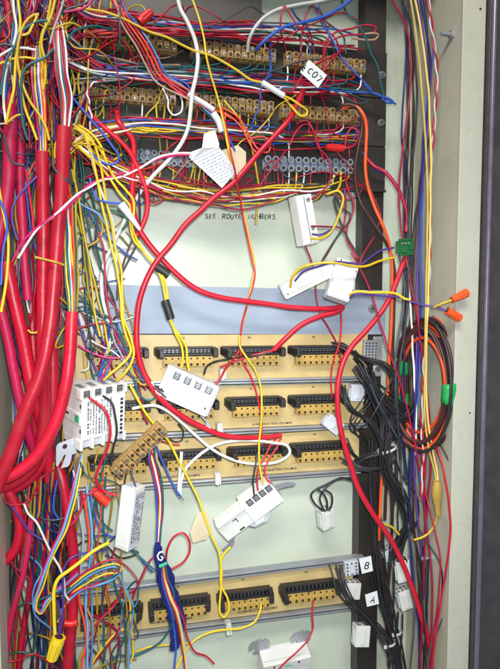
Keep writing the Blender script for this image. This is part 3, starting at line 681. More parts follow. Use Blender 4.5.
# ------------------------------------------------------------------ paper tags
def sheet(poly, h, m, name, label, cat, thick=.35, bend=0.0):
    """a small paper flag through pixels, each with its own height"""
    pts = [P(q[0], q[1], q[2] if len(q) > 2 else h) for q in poly]; o = pts[0]
    t = empty(name, Matrix.Translation(o), label, cat)
    vs = [(p - o) * 1000 for p in pts]; n = len(vs)
    nrm = (vs[1] - vs[0]).cross(vs[2] - vs[1]).normalized()
    if nrm.y > 0: nrm = -nrm
    b = MB(); b.add(list(vs) + [v - nrm * thick for v in vs], [tuple(range(n)), tuple(range(2 * n - 1, n - 1, -1))] + [(i, i + n, (i + 1) % n + n, (i + 1) % n) for i in range(n)])
    ob = b.build('sheet', m, t)
    bm = bmesh.new(); bm.from_mesh(ob.data); bmesh.ops.recalc_face_normals(bm, faces=bm.faces); bm.to_mesh(ob.data); bm.free()
    return t, vs, nrm
def printlines(t, vs, nrm, k0, k1, n, m=None, seedv=1):
    rr = random.Random(seedv); b = MB(); o, u, v = vs[0], vs[1] - vs[0], vs[3] - vs[0]
    for i in range(n):
        a_ = k0 + (k1 - k0) * i / max(1, n - 1); x = .10
        while x < .86:
            e = min(.9, x + rr.uniform(.08, .25))
            p = [o + u * x + v * a_, o + u * e + v * a_, o + u * e + v * (a_ + .02), o + u * x + v * (a_ + .02)]
            b.add([q + nrm * .12 for q in p], [(0, 1, 2, 3)]); x = e + .05
    return b.build('printed_lines', m or mat('pale_ink', (.40, .40, .46)), t)
t, vs, nn = sheet([(192, 160, 74), (219, 147, 78), (237, 171, 70), (222, 188, 66)], 72, M_paper, 'paper_flag', 'large white paper flag with faint print, folded over wires above the left grey strip', 'paper tag')
printlines(t, vs, nn, .10, .84, 10)
sheet([(189, 157, 74), (191, 152, 78), (202, 148, 80), (204, 134, 76), (215, 130, 74), (219, 143, 78), (219, 147.5, 78.5), (192, 160.5, 74.5)], 76, M_paper, 'paper_flag', 'white folded paper stub standing on top of the large white flag', 'paper tag')
sheet([(222, 150, 60), (238, 145, 62), (246, 152, 60), (246, 167, 58), (236, 182, 56), (226, 176, 58)], 60, M_cream, 'paper_flag', 'cream paper flag behind the large white one', 'paper tag')
t, vs, nn = sheet([(309, 59.5, 66), (327, 75, 66), (318, 88, 66), (300, 72, 66)], 66, M_paper, 'paper_tag', 'white paper tag marked C07 on the red wires of the top right strip', 'paper tag')
u = (vs[1] - vs[0]).normalized(); ctr = (vs[0] + vs[2]) / 2
vx = u; ny = -nn; vz = vx.cross(ny)
Mt = Matrix((vx, ny, vz)).transposed().to_4x4()
hand('C07', 6.6, t, Matrix.Translation((ctr + nn * .25) * .001) @ Mt @ Matrix.Translation((-.0066, 0, -.0036)), r=.62, seed=2)
hand('MN', 4.6, t, Matrix.Translation((ctr + nn * .27) * .001) @ Mt @ Matrix.Translation((-.0104, 0, -.005)) @ Matrix.Rotation(R(-90), 4, 'Y'), r=.7, seed=9)
sheet([(300, 72, 65.7), (309, 59.5, 65.7), (311, 62, 67), (302.5, 74.5, 67)], 66, M_ink, 'ink_band', 'dark scribbled band at the upper end of the C07 tag', 'paper tag') if False else None
t, vs, nn = sheet([(197, 513, 46), (207, 511, 50), (212, 531, 50), (207, 539, 46), (193, 543, 42), (190, 533, 43)], 46, M_cream, 'paper_tag', 'blank cream tag stuck to the bracket of the hanging module', 'paper tag')
for (poly, h, ltr, words, ctr_) in (([(359, 559), (371, 556), (373, 571), (362, 574)], 58, 'B', 'white tag marked B on the black leads at the right of the bottom board', (366.5, 569)), ([(365, 595), (377, 591), (379, 604), (367, 607)], 60, 'A', 'white tag marked A below the one marked B', (372.5, 603))):
    t, vs, nn = sheet(poly, h, M_paper, 'paper_tag', words, 'paper tag')
    q = (P(ctr_[0], ctr_[1], h + .5) - t.matrix_world.translation) * 1000
    hand(ltr, 7.5, t, Matrix.Translation(q * .001) @ Matrix.Rotation(R(12), 4, 'Y') @ Matrix.Translation((-.0025, 0, 0)), r=.7, seed=6)
# white sleeves on wires
def sleeve(pts, h, r, m, label, name='marker_sleeve', cat='sleeve', n=12, rfn=None):
    o0 = P(*pts[0][:2], pts[0][2] if len(pts[0]) > 2 else h)
    c = catmull(path(pts, h), .003); b = MB(); b.tube([(p - c[0]) * 1000 for p in c], rfn or r, n); o = b.build(name, m); o.location = c[0]
    return tag(o, label, cat)
sleeve([(262, 82.5), (272, 88.5), (284, 96)], 70, 3.0, M_paper, 'white paper sleeve round the looped yellow wire above the right strip')
sleeve([(121, 204), (130, 216), (140, 230)], 70, 3, M_paper, 'white paper cone on blue and white wires in the middle left', rfn=lambda u: 4.6 - 3.0 * u)
sleeve([(188, 94), (200, 101), (214, 110)], 64, 2.6, M_paper, 'white paper wrap round the diagonal wire bundle over the second row')
sleeve([(213, 113), (219, 122), (222, 132)], 62, 3.6, M_paper, 'second white wrap lower on the diagonal bundle, above the large flag')
sleeve([(156, 266), (163, 271), (169, 275)], 60, 4.6, M_tape, 'black tape wrap on the two yellow wires where red cables cross', 'tape_wrap', 'tape')
sleeve([(165, 300), (168, 309), (171, 319)], 62, 4.2, M_tape, 'black tape wrap on the yellow wires in front of the aluminium plate', 'tape_wrap', 'tape')
sleeve([(437, 481), (437, 500), (438, 515)], 78, 5.4, M_ochretape, 'ochre tape wrap on the yellow wires low at the right', 'tape_wrap', 'tape', rfn=lambda u: 3.4 + 2.6 * math.sin(math.pi * min(1, u * 1.15 + .1)))
sleeve([(101, 254), (113, 257)], 60, 1.2, wm('ochre'), 'short ochre twist tie behind the yellow wires', 'twist_tie', 'tie') if False else None
# blue foil wrap round the hanging multi-colour bundle
def foil():
    c = path([(157.5, 543, 60), (159, 556, 58), (164, 572, 55), (169, 592, 54), (176, 615, 52), (177, 634, 50), (174, 650, 48)], 50); c = catmull(c, .003)
    rr = random.Random(8); n = 16; vs = []; o0 = c[0]
    for i, p in enumerate(c):
        u = i / (len(c) - 1); rad = (2.8 + 6.0 * min(1, u * 3.0)) * (1 - .5 * max(0, u - .75) / .25)
        for j in range(n):
            a_ = 2 * math.pi * j / n; f = 1 + .34 * noise.noise(Vector((j * .9, i * .22, 3))) + .12 * rr.uniform(-1, 1)
            vs.append(((p - o0) * 1000) + Vector((math.cos(a_) * rad * f, math.sin(a_) * rad * .55 * f, 0)))
    b = MB(); b.add(vs, [(i * n + j, i * n + (j + 1) % n, (i + 1) * n + (j + 1) % n, (i + 1) * n + j) for i in range(len(c) - 1) for j in range(n)], 0, False)
    t = empty('foil_wrap', Matrix.Translation(o0), 'crumpled dark blue film wrapped round the bundle hanging before the bottom board', 'film wrap')
    b.build('film', M_bluefilm, t)
    q = (P(160, 560, 70) - o0) * 1000
    mk = MB(); pts = [q + Vector((x, 0, z)) for x, z in ((3.0, 8.5), (-.5, 8), (-2.6, 4.5), (-1.4, .5), (1.6, -.8), (3.0, 2), (1.2, 3.8))]
    mk.tube(pts, 1.0, 6); mk.build('white_emblem', M_paper, t)
    g = MB(); g.tube([q + Vector((x, -1.4 * abs(math.cos(x / 4)), -6 + .25 * x)) for x in (-1, 1, 3, 5, 7)], 2.0, 8); g.build('green_band', mat('green_band', (.02, .38, .20)), t)
foil()
# red sleeve collar at the lower left
sleeve([(77.5, 622), (71, 624), (64, 623)], 74, 3.4, M_redcap, 'swollen red collar at the mouth of the lower left sleeve', 'cable_collar', 'collar', 14)
# white zip ties
def tie(px, py, h, rx, label, roll=0, ry=None):
    t = empty('cable_tie', pose(px, py, h, roll), label, 'cable tie')
    n = 26; vs = []; ry = ry or rx * .8
    for z in (-1.3, 1.3):
        for k, sc_ in ((0, 1), (1, 1.08)):
            for j in range(n): a_ = 2 * math.pi * j / n; vs.append((rx * sc_ * math.cos(a_), ry * sc_ * math.sin(a_), z))
    fs = []
    for j in range(n):
        j2 = (j + 1) % n; A_, B_, C_, D_ = 0, n, 2 * n, 3 * n
        fs += [(A_ + j, A_ + j2, B_ + j2, B_ + j), (C_ + j, D_ + j, D_ + j2, C_ + j2), (B_ + j, B_ + j2, D_ + j2, D_ + j), (A_ + j, C_ + j, C_ + j2, A_ + j2)]
    b = MB(); b.add(vs, fs, 0, False); b.build('band', M_nylon, t)
    MB().box(-rx * .9 - 2.2, -rx * .9 + 2.2, -ry * .6 - 2, -ry * .6 + 2, -2, 2).build('tie_head', M_nylon, t, bevel=.4)
tie(387, 449, 48, 11, 'white cable tie round the upper black harness beside the third board', -18)
tie(389, 643, 47, 7.5, 'white cable tie round the black harness at the bottom right', -12)
tie(396, 632, 42, 7, 'white cable tie on the harness just right of the bottom one', -10)
# ------------------------------------------------------------------ thick red sheathed cables at the left
def cable(col, r, pts, label, h=60, group=None, m=None, n=14, wob=.4, name=None):
    return wire(col, r, pts, label, h, group, name or ('sheathed_cable' if m else 'cable'), 'cable', m, wob, n)
RS = M_sheath
cable('red', 6.0, '42.5,152,76 43,200 43.5,250 42.5,300 43,350,74 45,400,66 42,440,62 32,468,60 12,484,60 -12,492,60', 'straight red sheath whose cut mouth sprouts coloured wires, left of its twin', m=RS)
cable('red', 6.6, '64,127,78 62.5,160 61,200 57.5,240 53.5,290,82 48,340 40,375 26,410,88 12,450 -4,487 -20,520,90', 'thick red sheath crossing from the upper middle down to the left edge', m=RS)
cable('red', 6.0, '72,312,80 70.5,345 67,380,84 60,410 49,437,84 33,460 14,474 -12,484,84', 'red sheath with a cut mouth at the aluminium plate, curving down left', m=RS)
cable('red', 6.4, '6,262,70 13,295 21,330 27,360 33,392,66 42,420,58 48,450,50 50,480,44', 'thick red sheath slanting down right behind the crossing one', m=RS)
cable('pink', 4.6, '-2,300,74 4,322 9,345 14,372 20,400 26,425,66 34,450,56', 'pink sheath at the left edge slanting behind the crossing red one', m=M_sheath_pink)
cable('pink', 6.2, '9,95,68 11,120 10,150 8.5,180 4,212 -4,245 -14,280', 'pinkish sheath at the far left edge, upper half', m=M_sheath_pink)
cable('pink', 4.6, '18,100,60 20,140 20,175 21.5,205 23,235 25,270 28,300,56', 'pinkish thinner sheath just right of the edge one, upper half', m=M_sheath_pink)
cable('red', 5.6, '56,462,40 62,480,46 67,505 72,540,52 74,575,54 73,600,56 71.5,625,60 69,650 67,690', 'red sheath running down the lower left through the swollen collar', m=RS)
cable('red', 5.0, '-6,478,54 6,488 17,510 20,530 15,550 4,562 -10,568', 'red sheath looping back at the left edge below the crossing ones', m=RS)
cable('red', 3.0, '31,520,60 28,548 23,575 16,600 10,625 6,660 5,690', 'glossy red cable running down the bottom left corner', m=M_sheath_pink)
cable('red', 3.2, '40,470,40 38,520 34,560 30,590 25,620 21,650 18,690', 'darker red cable second from the left at the bottom edge', m=RS)
cable('red', 2.6, '49,470,40 49,500 47,540 45,580 42,620', 'dull red cable hidden behind the hanging wires at the lower left', m=RS)
cable('red', 5.2, '10,-20,60 9,0 9,18 6,42 1,70 -6,100', 'blurred pink red sheath in the top left corner', m=M_sheath_pink)
cable('red', 6.0, '52,330,50 53,370 52,410 49,440 42,462 30,478 10,490,50 -10,495', 'red sheath lowest in the bend at the left edge', m=RS)
cable('red', 5.6, '28,240,40 30,290 33,340 36,400 38,440', 'red sheath deep behind the slanting ones at the left', m=RS)
# ------------------------------------------------------------------ medium red, white and blue cables
cable('red', 2.9, '303,90,44 297,104,54 288,121,62 277,133 262,149 248,166 232,184,64 214,198 200,211 186,224 171,244 157,261 146,281,62 139,305 136.5,335 139,358 147,379 160,398,56 180,415 204,428 226,436 252,438,48 270,437 281,435,44', 'long red cable sweeping from the second row down left, then across the third board')
cable('red', 2.5, '86,112,46 95,119 106,129,58 118,139 129,151 137,166 143,180 147,195 147,212 142,226 136,236,54', 'red cable bowing right then back, left of the grey strips')
cable('red', 2.9, '117,112,44 119,122,54 125,130 132,138 134,152 133,175 132.5,200 136,222 146,240 160,257,56 178,275 200,291 224,298,54 260,303 300,308 330,308.5 343,307,50 338,311 321,316 301,325 287,337,48 274,350,44', 'red cable dropping from the second row, running right under the modules and folding back')
cable('red', 1.5, '274,350,43 262,353,38 244,358 228,364,36 220,367', 'thin dark red tail continuing the folded red cable over the first board')
cable('black', 1.2, '272,352,42 255,356,40 240,357 228,359 214,362,46 207,366,50 204,374,58', 'black wire arching from the folded red cable into the four terminal module')
cable('red', 1.4, '240,350,38 234,359,44 226,368,52 221,377,58 213,388,60', 'short red wire bending into the right clamp of the four terminal module')
cable('crimson', 2.1, '366,158,34 374,166,38 385,172,46 395,184 402,197 407,214,56 406,232,62', 'dark red cable leaving the lower plate and diving behind the green plug')
wire('blue', 1.3, '362,152,34 368,160 375,169 384,172.5 388,172', 'blue tie wire wound at the start of the dark red cable', h=46)
cable('red', 3.0, '407,254,58 402,266 396,283 387,303 376,319,56 364,333 352,346 343,362,54 338,385 338,410 342,435 349,460,56 358,487 372,512 388,535,58 401,560 412,587 420,612 428,640 432,662,62 434,690', 'longest red cable at right, from behind the green plug down to the bottom edge')
cable('white', 2.1, '176,-12,60 180,8 188,23,66 195,40 198,58 196,76 192.5,92,70 190.5,112 188,128 181,144,64 168,161 155,174 143,188,54', 'white cable hanging from the top edge past both rows of strips')
cable('white', 2.0, '143,188,50 134,203,46 124,222 114,243 105,262,44 101.5,280 103,300 107.5,318 110,335 108,350,40 100,362', 'pale grey continuation of the white cable behind the yellow wires')
cable('white', 1.8, '247.5,52,37 248.5,42,44 252,32,50 262,19 277,10 297,5 318,1.5 345,-6 370,-16', 'white cable curving from the middle top strip up to the right')
cable('blue', 1.7, '256,50,37 261,44,46 270,36,50 284,27 303,22 322,17 338,9 352,-2 362,-14', 'blue cable curving from the middle top strip up to the right')
cable('white', 1.7, '132,409,52 142,406.5 155,405.5 166,410 180,421 194,434 208,446,50 222,455 240,462 262,464,48 280,461 290,453 287,445.5 272,442.5 252,440.5 238,440.5', 'white cable looping over the third board beside the big relay module')
cable('white', 1.7, '238,440.5,46 222,443 208,449,42 195,459 186,469 181,482,40 180,497', 'grey white tail of the loop bending down below the third board', )
cable('orange', 1.7, '344,109,36 350,105.5,44 357,107 363,114,52 366.5,128 366,148 365.5,168 368,187 374,205 382,224,56 389,243 392,265 392,295 391,330,44 389,362 387,400,38 384,440 381,490 379,540', 'orange cable arching over the right strip and down the right rail')
cable('brown', 1.7, '336,110,36 345,104.5,44 354,105.5 360.5,113,50 362,128 358,148 355,166 356,185 361,203 371,219 382,236,54 391,254 395,275 394,310,44 393,350 391,400,36 388,450 385,520', 'brown cable arching beside the orange one and down the right rail')
# ------------------------------------------------------------------ vertical run in the side compartment at right
V = 62
for col, r, pts, lab in (
 ('crimson', 1.5, '389,-14 394,3 402,17 408,34 411,55 411,78 409,104 405.5,130 402,155 399.5,182 399,205 401,228 404,246 407,262 412,290 417,315 420,340 423,368 427,395 430,425 431,460 428,500 425,540 424,580 422,620 420,690', 'dark red wire bowing left of the right hand run from the top edge'),
 ('black', 1.5, '399,-14 404,3 410,22 414,45 416,75 417,105 414.5,140 411,180 408.5,215 408,260 408,300 405,330 401,355 398,390 398,425 401,460', 'black wire left of the yellow pair at the upper right'),
 ('cream yellow', 1.4, '408,-14 412,8 416,35 420,70 423,105 425.5,140 427,175 427.5,210 427,250 426,290 425.5,330 425,370 424.5,405 426.5,435 431,458 435,474,74 437,490,78', 'left yellow wire of the pair falling the whole height at right'),
 ('cream yellow', 1.4, '413,-14 416,3 421,30 425,60 428,92 430,125 431,160 430.5,200 430,240 428.5,285 427,330 426.5,370 427,405 430,435 434,458 437,474,74 438,490,78', 'right yellow wire of the pair falling the whole height at right'),
 ('navy', 1.4, '421,-14,56 422.5,5 426,30 430,58 430.5,80 428,105 424,135 421.5,170 419.5,210 419,255 420,300 419,340 417,385 413.5,425 411,460 409.5,500 410,540 413,580 418,620 420,690', 'navy wire in the right hand run, behind the yellow pair'),
 ('blue', 1.2, '426,-14,54 429,8 432,30 433,50 431,75 427,105 424.5,150 423,190 422,240 422.5,290 421,340 418,390 416,430 420,480 426,520 431,560', 'darker blue wire hidden behind the red and white twist at right'),
 ('violet', 1.3, '417,-14,55 420,12 424,40 427,70 429,100 427,130 424,165 420.5,210 418,250 416.5,300 416,350 415,400 414,450 416,500 422,560 427,620 429,690', 'dark violet wire in the right hand run'),
 ('brown', 1.3, '423,-14,53 426,20 428,50 428.5,90 426,130 421,170 417,215 414,265 413,320 413.5,370 414.5,420 413,470 414,520 418,570 420,620 418,690', 'brown wire deep in the right hand run'),
 ('black', 1.3, '430,130,50 426,160 420,190 415,220 411,255 411.5,290 412.5,330 414,370 414,410 411,445 409,480 412,520 419,560 426,600 430,640 430,690', 'black wire crossing behind the yellow pair at right'),
 ('white', 1.4, '409,286,54 410.5,310 412.5,340 414,375 415.5,405 416.5,435 415,455', 'white wire standing upright in front of the cable coil'),
 ('slate', 1.4, '399,252,56 403,275 404.5,300 401,325 396.5,350 395.5,380 396.5,410 399,440 402,480 406,510 412,550 415,600 412,650 408,690', 'slate wire falling in front of the left side of the coil'),
 ('crimson', 1.4, '416,300,64 419,330 422,360 425.5,390 427.5,415 427,440 425,470 424,500 428,540,66 432,575,72 432,610,72 430,650 428,690', 'dark red wire in front of the coil, nearest the white one'),
 ('red', 1.4, '430,425,70 434,440,76 439,455,88 445,478,98 449,505,103 450.5,530,104 448,558,103 443,588,94 438,620 434,650 431,690', 'red wire bowing right beside the ochre tape wrap'),
 ('crimson', 1.2, '351,253,60 356,262 364,277 371,293 376,309 380.5,325 385,338 393,362 401,386 408,412 413,435 418,460 424,488,64 430,511,74 436,535,84 440,556,90 440,580,90 437,610,84 433,640 431,690,76', 'thin crimson wire crossing from the square module diagonally down the right side'),
 ('black', 1.2, '381,466,52 392,485 403,503 416,524,56 427,541 437,557,80 442,572,88 442,595,88 436,630,84 432,690', 'black wire slanting down from the harness behind the red ones'),
 ('black', 1.2, '436,435,72 446,455,86 454,478,92 457,505,94 456,535,94', 'black wire curving beside the flange at the lower right'),
 ('navy', 1.3, '437,550,44 434,568 433.5,590 436,607,42', 'short navy wire by the lower stud'),
 ('slate', 1.3, '454,583,92 449,602,90 443,618,84 437,632,80 430,650 424,690', 'grey wire slanting across the red ones in the bottom right corner'),
 ('brown', 1.4, '422,470,46 426,500 432,540 436,570 434,610 430,640 428,690', 'brown wire behind the red ones at the lower right')):
    cable(col, r * .92, pts, lab, V, name='wire', wob=.9)
for ph in (0, math.pi):
    wire('red' if ph == 0 else 'white', 1.1, '427,-14 429,5 431,22 433.5,40 436,58 437,75 436,92 435,110 434,130 431.5,155 430,185 430,220 430,250 428,300 425,350 423,395 422,425 423,460 421,500', ('red' if ph == 0 else 'white') + ' strand of the red and white twisted pair at the right', V + 6, twist=(.040, ph, 1.1), name='wire')
wire('yellow', 1.5, '437,513,72 436,522 431,531,66 423,537 414,540', 'yellow wire tail curving left below the ochre tape wrap', bare=4)
wire('yellow', 1.5, '399,535,56 395,530 390,526 384,524', 'short yellow wire stub over the black harness', bare=3)
# green plug wires and the yellow violet pairs
wire('yellow', 1.6, '290.5,287,58 292,278,66 300,268.5 315,264 335,262.5,86 352,266 366,266,80 380,261 395,257.5,70', 'yellow wire lying over both slanted modules to the green plug')
wire('violet', 1.3, '295,281,58 303,272,66 318,266.5 336,262,86 350,263 361,264,80 368,259 380,251,74 394,247.5,70', 'violet wire rising over the square module to the green plug')
wire('yellow', 1.6, '350,297,72 351,293.5,80 357,291.5,84 370,292.5 388,292.5 397,294 404,298.5,88 410,300', 'yellow wire crossing the right rail below the square module')
wire('violet', 1.3, '350,298,72 354,294.5,82 368,294.5,83 385,296 398,297 410,301,88 422,304.5,92 435,306.5,98 448,311,106', 'violet wire running from the square module to the lower orange cap')
wire('yellow', 1.5, '434,307,98 442,303.5,106 453,299.5,108', 'short yellow wire entering the upper orange cap')
wire('tan', .7, '451,300.5,108 449,305,108 447,310,106', 'bare copper strand between the two orange caps', m=M_copper)
wire('tan', .6, '414,240,66 420,236 426,234 428,240 424,246,66', 'thin bare wire loop behind the green plug', m=M_copper) if False else None
# ------------------------------------------------------------------ yellow wires over the top
wire('yellow', 1.5, '74,8,60 88,9.5 104,12 122,18 136,25,64 150,32 166,37,68 182,45 196,51.5 210,55 224,62 238,71,70 251,80 262,82.5', 'yellow wire running right from the top left into the white sleeve')
wire('yellow', 1.4, '284,96,70 291,99 300,105,68 307,110.5,64 306,115 300,115.5 293,108 287,101 283,96', 'yellow wire loop emerging from the white sleeve')
wire('yellow', 1.3, '188,-12,62 193,2 199,18 204,38 206,55,70 210,72 215,88 219,103,64 224,124 228,146,80 233,168 238,188 243,210,44 248,234 253,254 254.5,268 252,284 248,302 243.5,322 240,338,38 240,346 247,358 255,370 260,384 262,400 261,425 259,445 259.5,465 263,484,56', 'long yellow wire from the top edge down to the bottom hanging module')
wire('red', 1.1, '222,108,60 226,126 230,148,80 234,165,78 238,186,60 243,214,44 248,240 252.5,262 255,272 253,286 247,305,46 242,325 240,345,36 243,362 250,375 257,395 261,418 262,440', 'thin red wire twisted along the long yellow one')
wire('yellow', 1.3, '224,100,40 240,120 249,140,48 253,155 256.5,172 259,190 257,208,24 256,224,20', 'thin yellow wire ending at the handwriting', )
wire('yellow', 1.5, '104,380,60 110,374,66 120,366 128,358 131,351,60 126,335 122,318 120.5,295 117,270 111,245,62 106,222 101,200 96,175 91,152,66 84,134 73,124', 'left yellow wire falling from the red sheath into the big relay module')
wire('yellow', 1.5, '117,381,60 124,374,66 131,364 134,354,60 131,338 124,318 122.5,295 121,268 115,246,62 112,225 107,205 103,180 99,158,66 91,138 77,126', 'right yellow wire falling from the red sheath into the big relay module')
wire('white', 1.3, '74,127,62 84,136 90,153 95,172 101,190 108,208 113,224 115,242,60 116,262', 'white wire falling among the yellow ones left of the red bend')
wire('yellow', 1.4, '79,125,64 92,134 101,146 106,160 115,178 126,190,58 133.5,200 134,212 132,226 137,240 147,256,60 157,267 165,282 168,300,62 170,316 175,332 181,344 183,356,58 181,368,56', 'upper yellow wire passing through both black tape wraps')
wire('yellow', 1.4, '74,140,62 84,152 96,162 108,176 120,194 130,206,56 130,222 134,240 144,252 154,265,60 161,278 166,300,62 171,322 180,336,60 186,347 187,360,58 189,371,56', 'lower yellow wire passing through both black tape wraps')
wire('yellow', 1.3, '74,128,70 82,132 92,142 100,150 104,156,60 112,160 122,154,44', 'yellow wire bending from the red sheath mouth to the grey strip')
wire('yellow', 1.3, '69,128,80 62,134,80 56,142,76 54.5,155 57,168', 'yellow wire looping out beside the red sheath mouth')
wire('ochre', 1.2, '72,178,50 82,200 98,215 103,228 98,240 88,246', 'ochre wire hooking left behind the yellow ones')
wire('ochre', 1.3, '35,257,92 45,259.5,93 55,262,95 64,265,90', 'yellow tie wire wrapped across the two thick red sheaths')
wire('blue', 1.4, '68,92,66 78,104 90,118 102,132 113,147 118.5,155 117,162 109,164.5 99,160 91,152', 'bright blue wire hooking back at the left of the second row')
wire('blue', 1.3, '90,178,58 93,190 98,199 108,202.5 121,203.5,70', 'blue wire entering the white paper cone')
wire('pink', 1.3, '12,262,84 22,243 36,229,94 52,217,98 66,208,94 79,196,80 88,186,66 99,180 115,175 136,169,54 155,160,58 175,155,66 191,155,72', 'pink red wire of the pair rising to the large white flag')
wire('white', 1.3, '18,258,84 28,242 40,226,95 55,215,98 68,203,94 78,194,80 90,187,66 103,180 120,177,56 140,168 158,157,60 176,153,66 192,153,73', 'white wire of the pair rising to the large white flag')
k = 0
for col, pts, lab in (
 ('blue', '74,192 82,205 92,218 104,234 118,247 130,256 138,260', 'blue wire slanting down right to the crossing yellow wires'),
 ('pale blue', '72,198 86,207 98,214 106,226 112,240', 'pale blue wire ending behind the yellow wires'),
 ('white', '76,200 90,214 101,230 112,243 124,250 133,257', 'white wire slanting beside the blue one at the middle left'),
 ('teal', '97,214 92,222 85,232 80,240 78,246', 'short teal wire angled left at the middle left'),
 ('green', '76,176 90,192 96,215 96,240 101,262 107,282 114,300 118,318', 'dark green wire falling behind the yellow ones'),
 ('green', '73,222 88,212 110,210 124,216 128,222 122,230', 'dark green wire arching right behind the white cone'),
 ('crimson', '98,232 104,250 105,275 107,300 112,325 120,345', 'crimson wire falling behind the yellow ones'),
 ('brown', '137,228 130,246 124,262 118,285 117,300', 'dark brown wire slanting down left behind the red bend'),
 ('black', '139,190 140,215 138,240 130,258 121,275', 'black wire falling from the white cable end'),
 ('crimson', '75,290 88,287 100,289 108,297 118,312 126,330 132,350 137,366', 'dark red wire arching over the white paper label'),
 ('teal', '74,300 86,302 98,311 110,318 118,326 119,338 113,352 103,368 94,376', 'teal wire crossing the white paper label'),
 ('slate', '76,292 90,304 100,313 106,322 116,330 124,345 130,362', 'slate wire crossing the white paper label'),
 ('teal', '75,310 90,312 104,316 114,322 121,334 128,352 133,370', 'second teal wire crossing lower on the paper label'),
 ('red', '74,330 86,326 98,323 110,325 118,335', 'red wire rising right across the paper label'),
 ('ochre', '76,330 88,342 98,350 110,356 122,358 134,352', 'ochre wire sagging below the paper label'),
 ('pink', '78,345 90,352 104,357 120,358 132,357 140,362', 'pink wire sagging at the left end of the first board'),
 ('yellow', '84,352 85,366 88,378 92,388', 'yellow wire dropping behind the big relay module'),
 ('violet', '78,318 82,335 88,350 94,365 100,380', 'violet wire dropping behind the big relay module'),
 ('grey', '112,325 114,340 120,352 128,366 136,380', 'grey wire dropping beside the red bend at the first board'),
 ('ochre', '121,278 124,300 130,318 136,340 137,356 131,372', 'ochre wire falling right of the yellow pair'),
 ('blue', '118,344 126,352 132,362 140,372 144,384', 'blue wire in the knot left of the first board headers'),
 ('red', '112,342 122,350 130,362 138,376 146,390', 'red wire in the knot left of the first board headers'),
 ('teal', '134,378 138,392 146,400 155,398 158,390', 'teal loop hanging between the two white modules'),
 ('slate', '124,370 136,378 148,382 158,390 166,398', 'speckled slate wire crossing to the four terminal module'),
 ('crimson', '138,384 141,398 142,412 148,424', 'crimson wire behind the four terminal module'),
 ('black', '126,372 140,379 152,384 164,392', 'black wire running to the four terminal module')):
    k += 1
    wire(col, 1.15, pts, lab, 40 + (k * 7) % 17, wob=.5)
for ph, col in ((0, 'white'), (math.pi, 'crimson')):
    wire(col, 1.0, '136,352 140,362 146,374 153,386 160,396', col + ' strand of the speckled twist over the first board', 58, twist=(.012, ph, 1.0))
    wire(col, 1.0, '104,80,58 93,83 88,92 89,104 91,118 90,130', col + ' strand of the speckled twist left of the second row', twist=(.014, ph, .9))
wire('crimson', 2.2, '71,112,48 84,114 95,119', 'crimson feed at the left of the bowing red cable')
wire('yellow', 1.4, '130,384,56 138,400,60 147,415 160,431 170,443 179,462 189,480,50 199,500 204,515 211,535 219,552,52 221,565 221,585 228,600 228.5,611 224,617.5 220,612 220.5,592 222,572 221,562 225,553 231,547', 'yellow wire looping down before the bottom board with a free twisted end', bare=4)
wire('red', 1.6, '89,398,72 95,402,82 104,409,86 109,420 110,436,86 106,452 100,465,78 96,478 101,489,72 110,494 117,496', 'red wire curving over the printed face of the big relay module')
wire('black', 1.3, '103,396,72 112,403,80 115,415 117,432,78 113,450,74 111,466', 'black wire curving over the right of the relay module face')
wire('yellow', 1.2, '152,380,50 142,385,54 133,372 131,364', 'short yellow link near the relay module top')
# bundle from loose strip to the film wrap
for k, (col, dx, dy) in enumerate((('yellow', 0, 0), ('red', 2.2, 1), ('blue', -2.6, 0), ('white', 1, 2), ('teal', 4.2, 0), ('crimson', -1.0, 2))):
    wire(col, 1.15, [(146 + k * 2.4, 446 - k * 2, 56), (151 + dx, 458, 54), (155 + dx, 472 + dy, 50), (158.5 + dx * .9, 490, 50), (159.5 + dx * .8, 512, 52), (158.5 + dx * .5, 530, 55), (158 + dx * .3, 548, 58)], col + ' wire hanging from the loose terminal strip into the blue film', wob=.8)
    q = [(163 + dx * .4, 566, 70), (164.5 + dx * .8, 578, 66), (169 + dx * 1.3, 596, 64), (176 + dx * 1.6, 612, 62), (181 + dx * 1.5, 632 + dy, 56), (184 + dx * 1.3, 652, 52), (188 + dx * 1.6, 685, 50)]
    if col == 'red': q = q[:4] + [(184, 622, 58), (188, 640, 54), (195, 652, 50), (206, 656, 46), (214, 664, 44)]
    if col == 'teal': q = q[:3] + [(172, 606, 62), (174, 618, 58), (168, 632, 50), (157, 645, 44), (140, 654, 40), (120, 657, 40)]
    if col == 'blue': q = q[:4] + [(174, 628, 56), (176, 650, 54), (172, 685, 50)]
    wire(col, 1.2, q, col + ' wire coming out of the blue film and falling before the bottom board', wob=.7)
wire('blue', 1.2, '156,446,52 161,458 168,474 176,490 181,497', 'blue wire ending free below the third board', bare=5)
wire('black', 1.0, '166,437,44 176,442 182,440 183,430 178,424', 'thin black loop over the third board')
wire('red', 1.0, '160,440,46 170,444 180,445', 'thin red wire end over the third board')
sleeve([(181.5, 452), (181, 462), (179.5, 478), (178.5, 494)], 42, 1.9, M_nylon, 'clear tube sleeve with wires hanging below the third board', 'clear_sleeve')
# wires of the bottom module, the third board header tails
wire('black', 1.15, '281,433,44 268,440,46 258,452 255,468,54 253,482 254,496,58', 'black wire into the leftmost clamp of the bottom hanging module')
wire('red', 1.15, '279,436,44 272,444 266,455 258,470,54 257,482 258,491,58', 'red wire into the second clamp of the bottom hanging module')
wire('red', 1.15, '282,434,44 278,446 270,458 265,470,54 266,478 271,484,58', 'red wire into the right clamp of the bottom hanging module')
wire('crimson', 1.0, '281,435,43 281,439,41 277,443 270,446,40 260,444', 'dark red frayed end of the long sweeping cable')
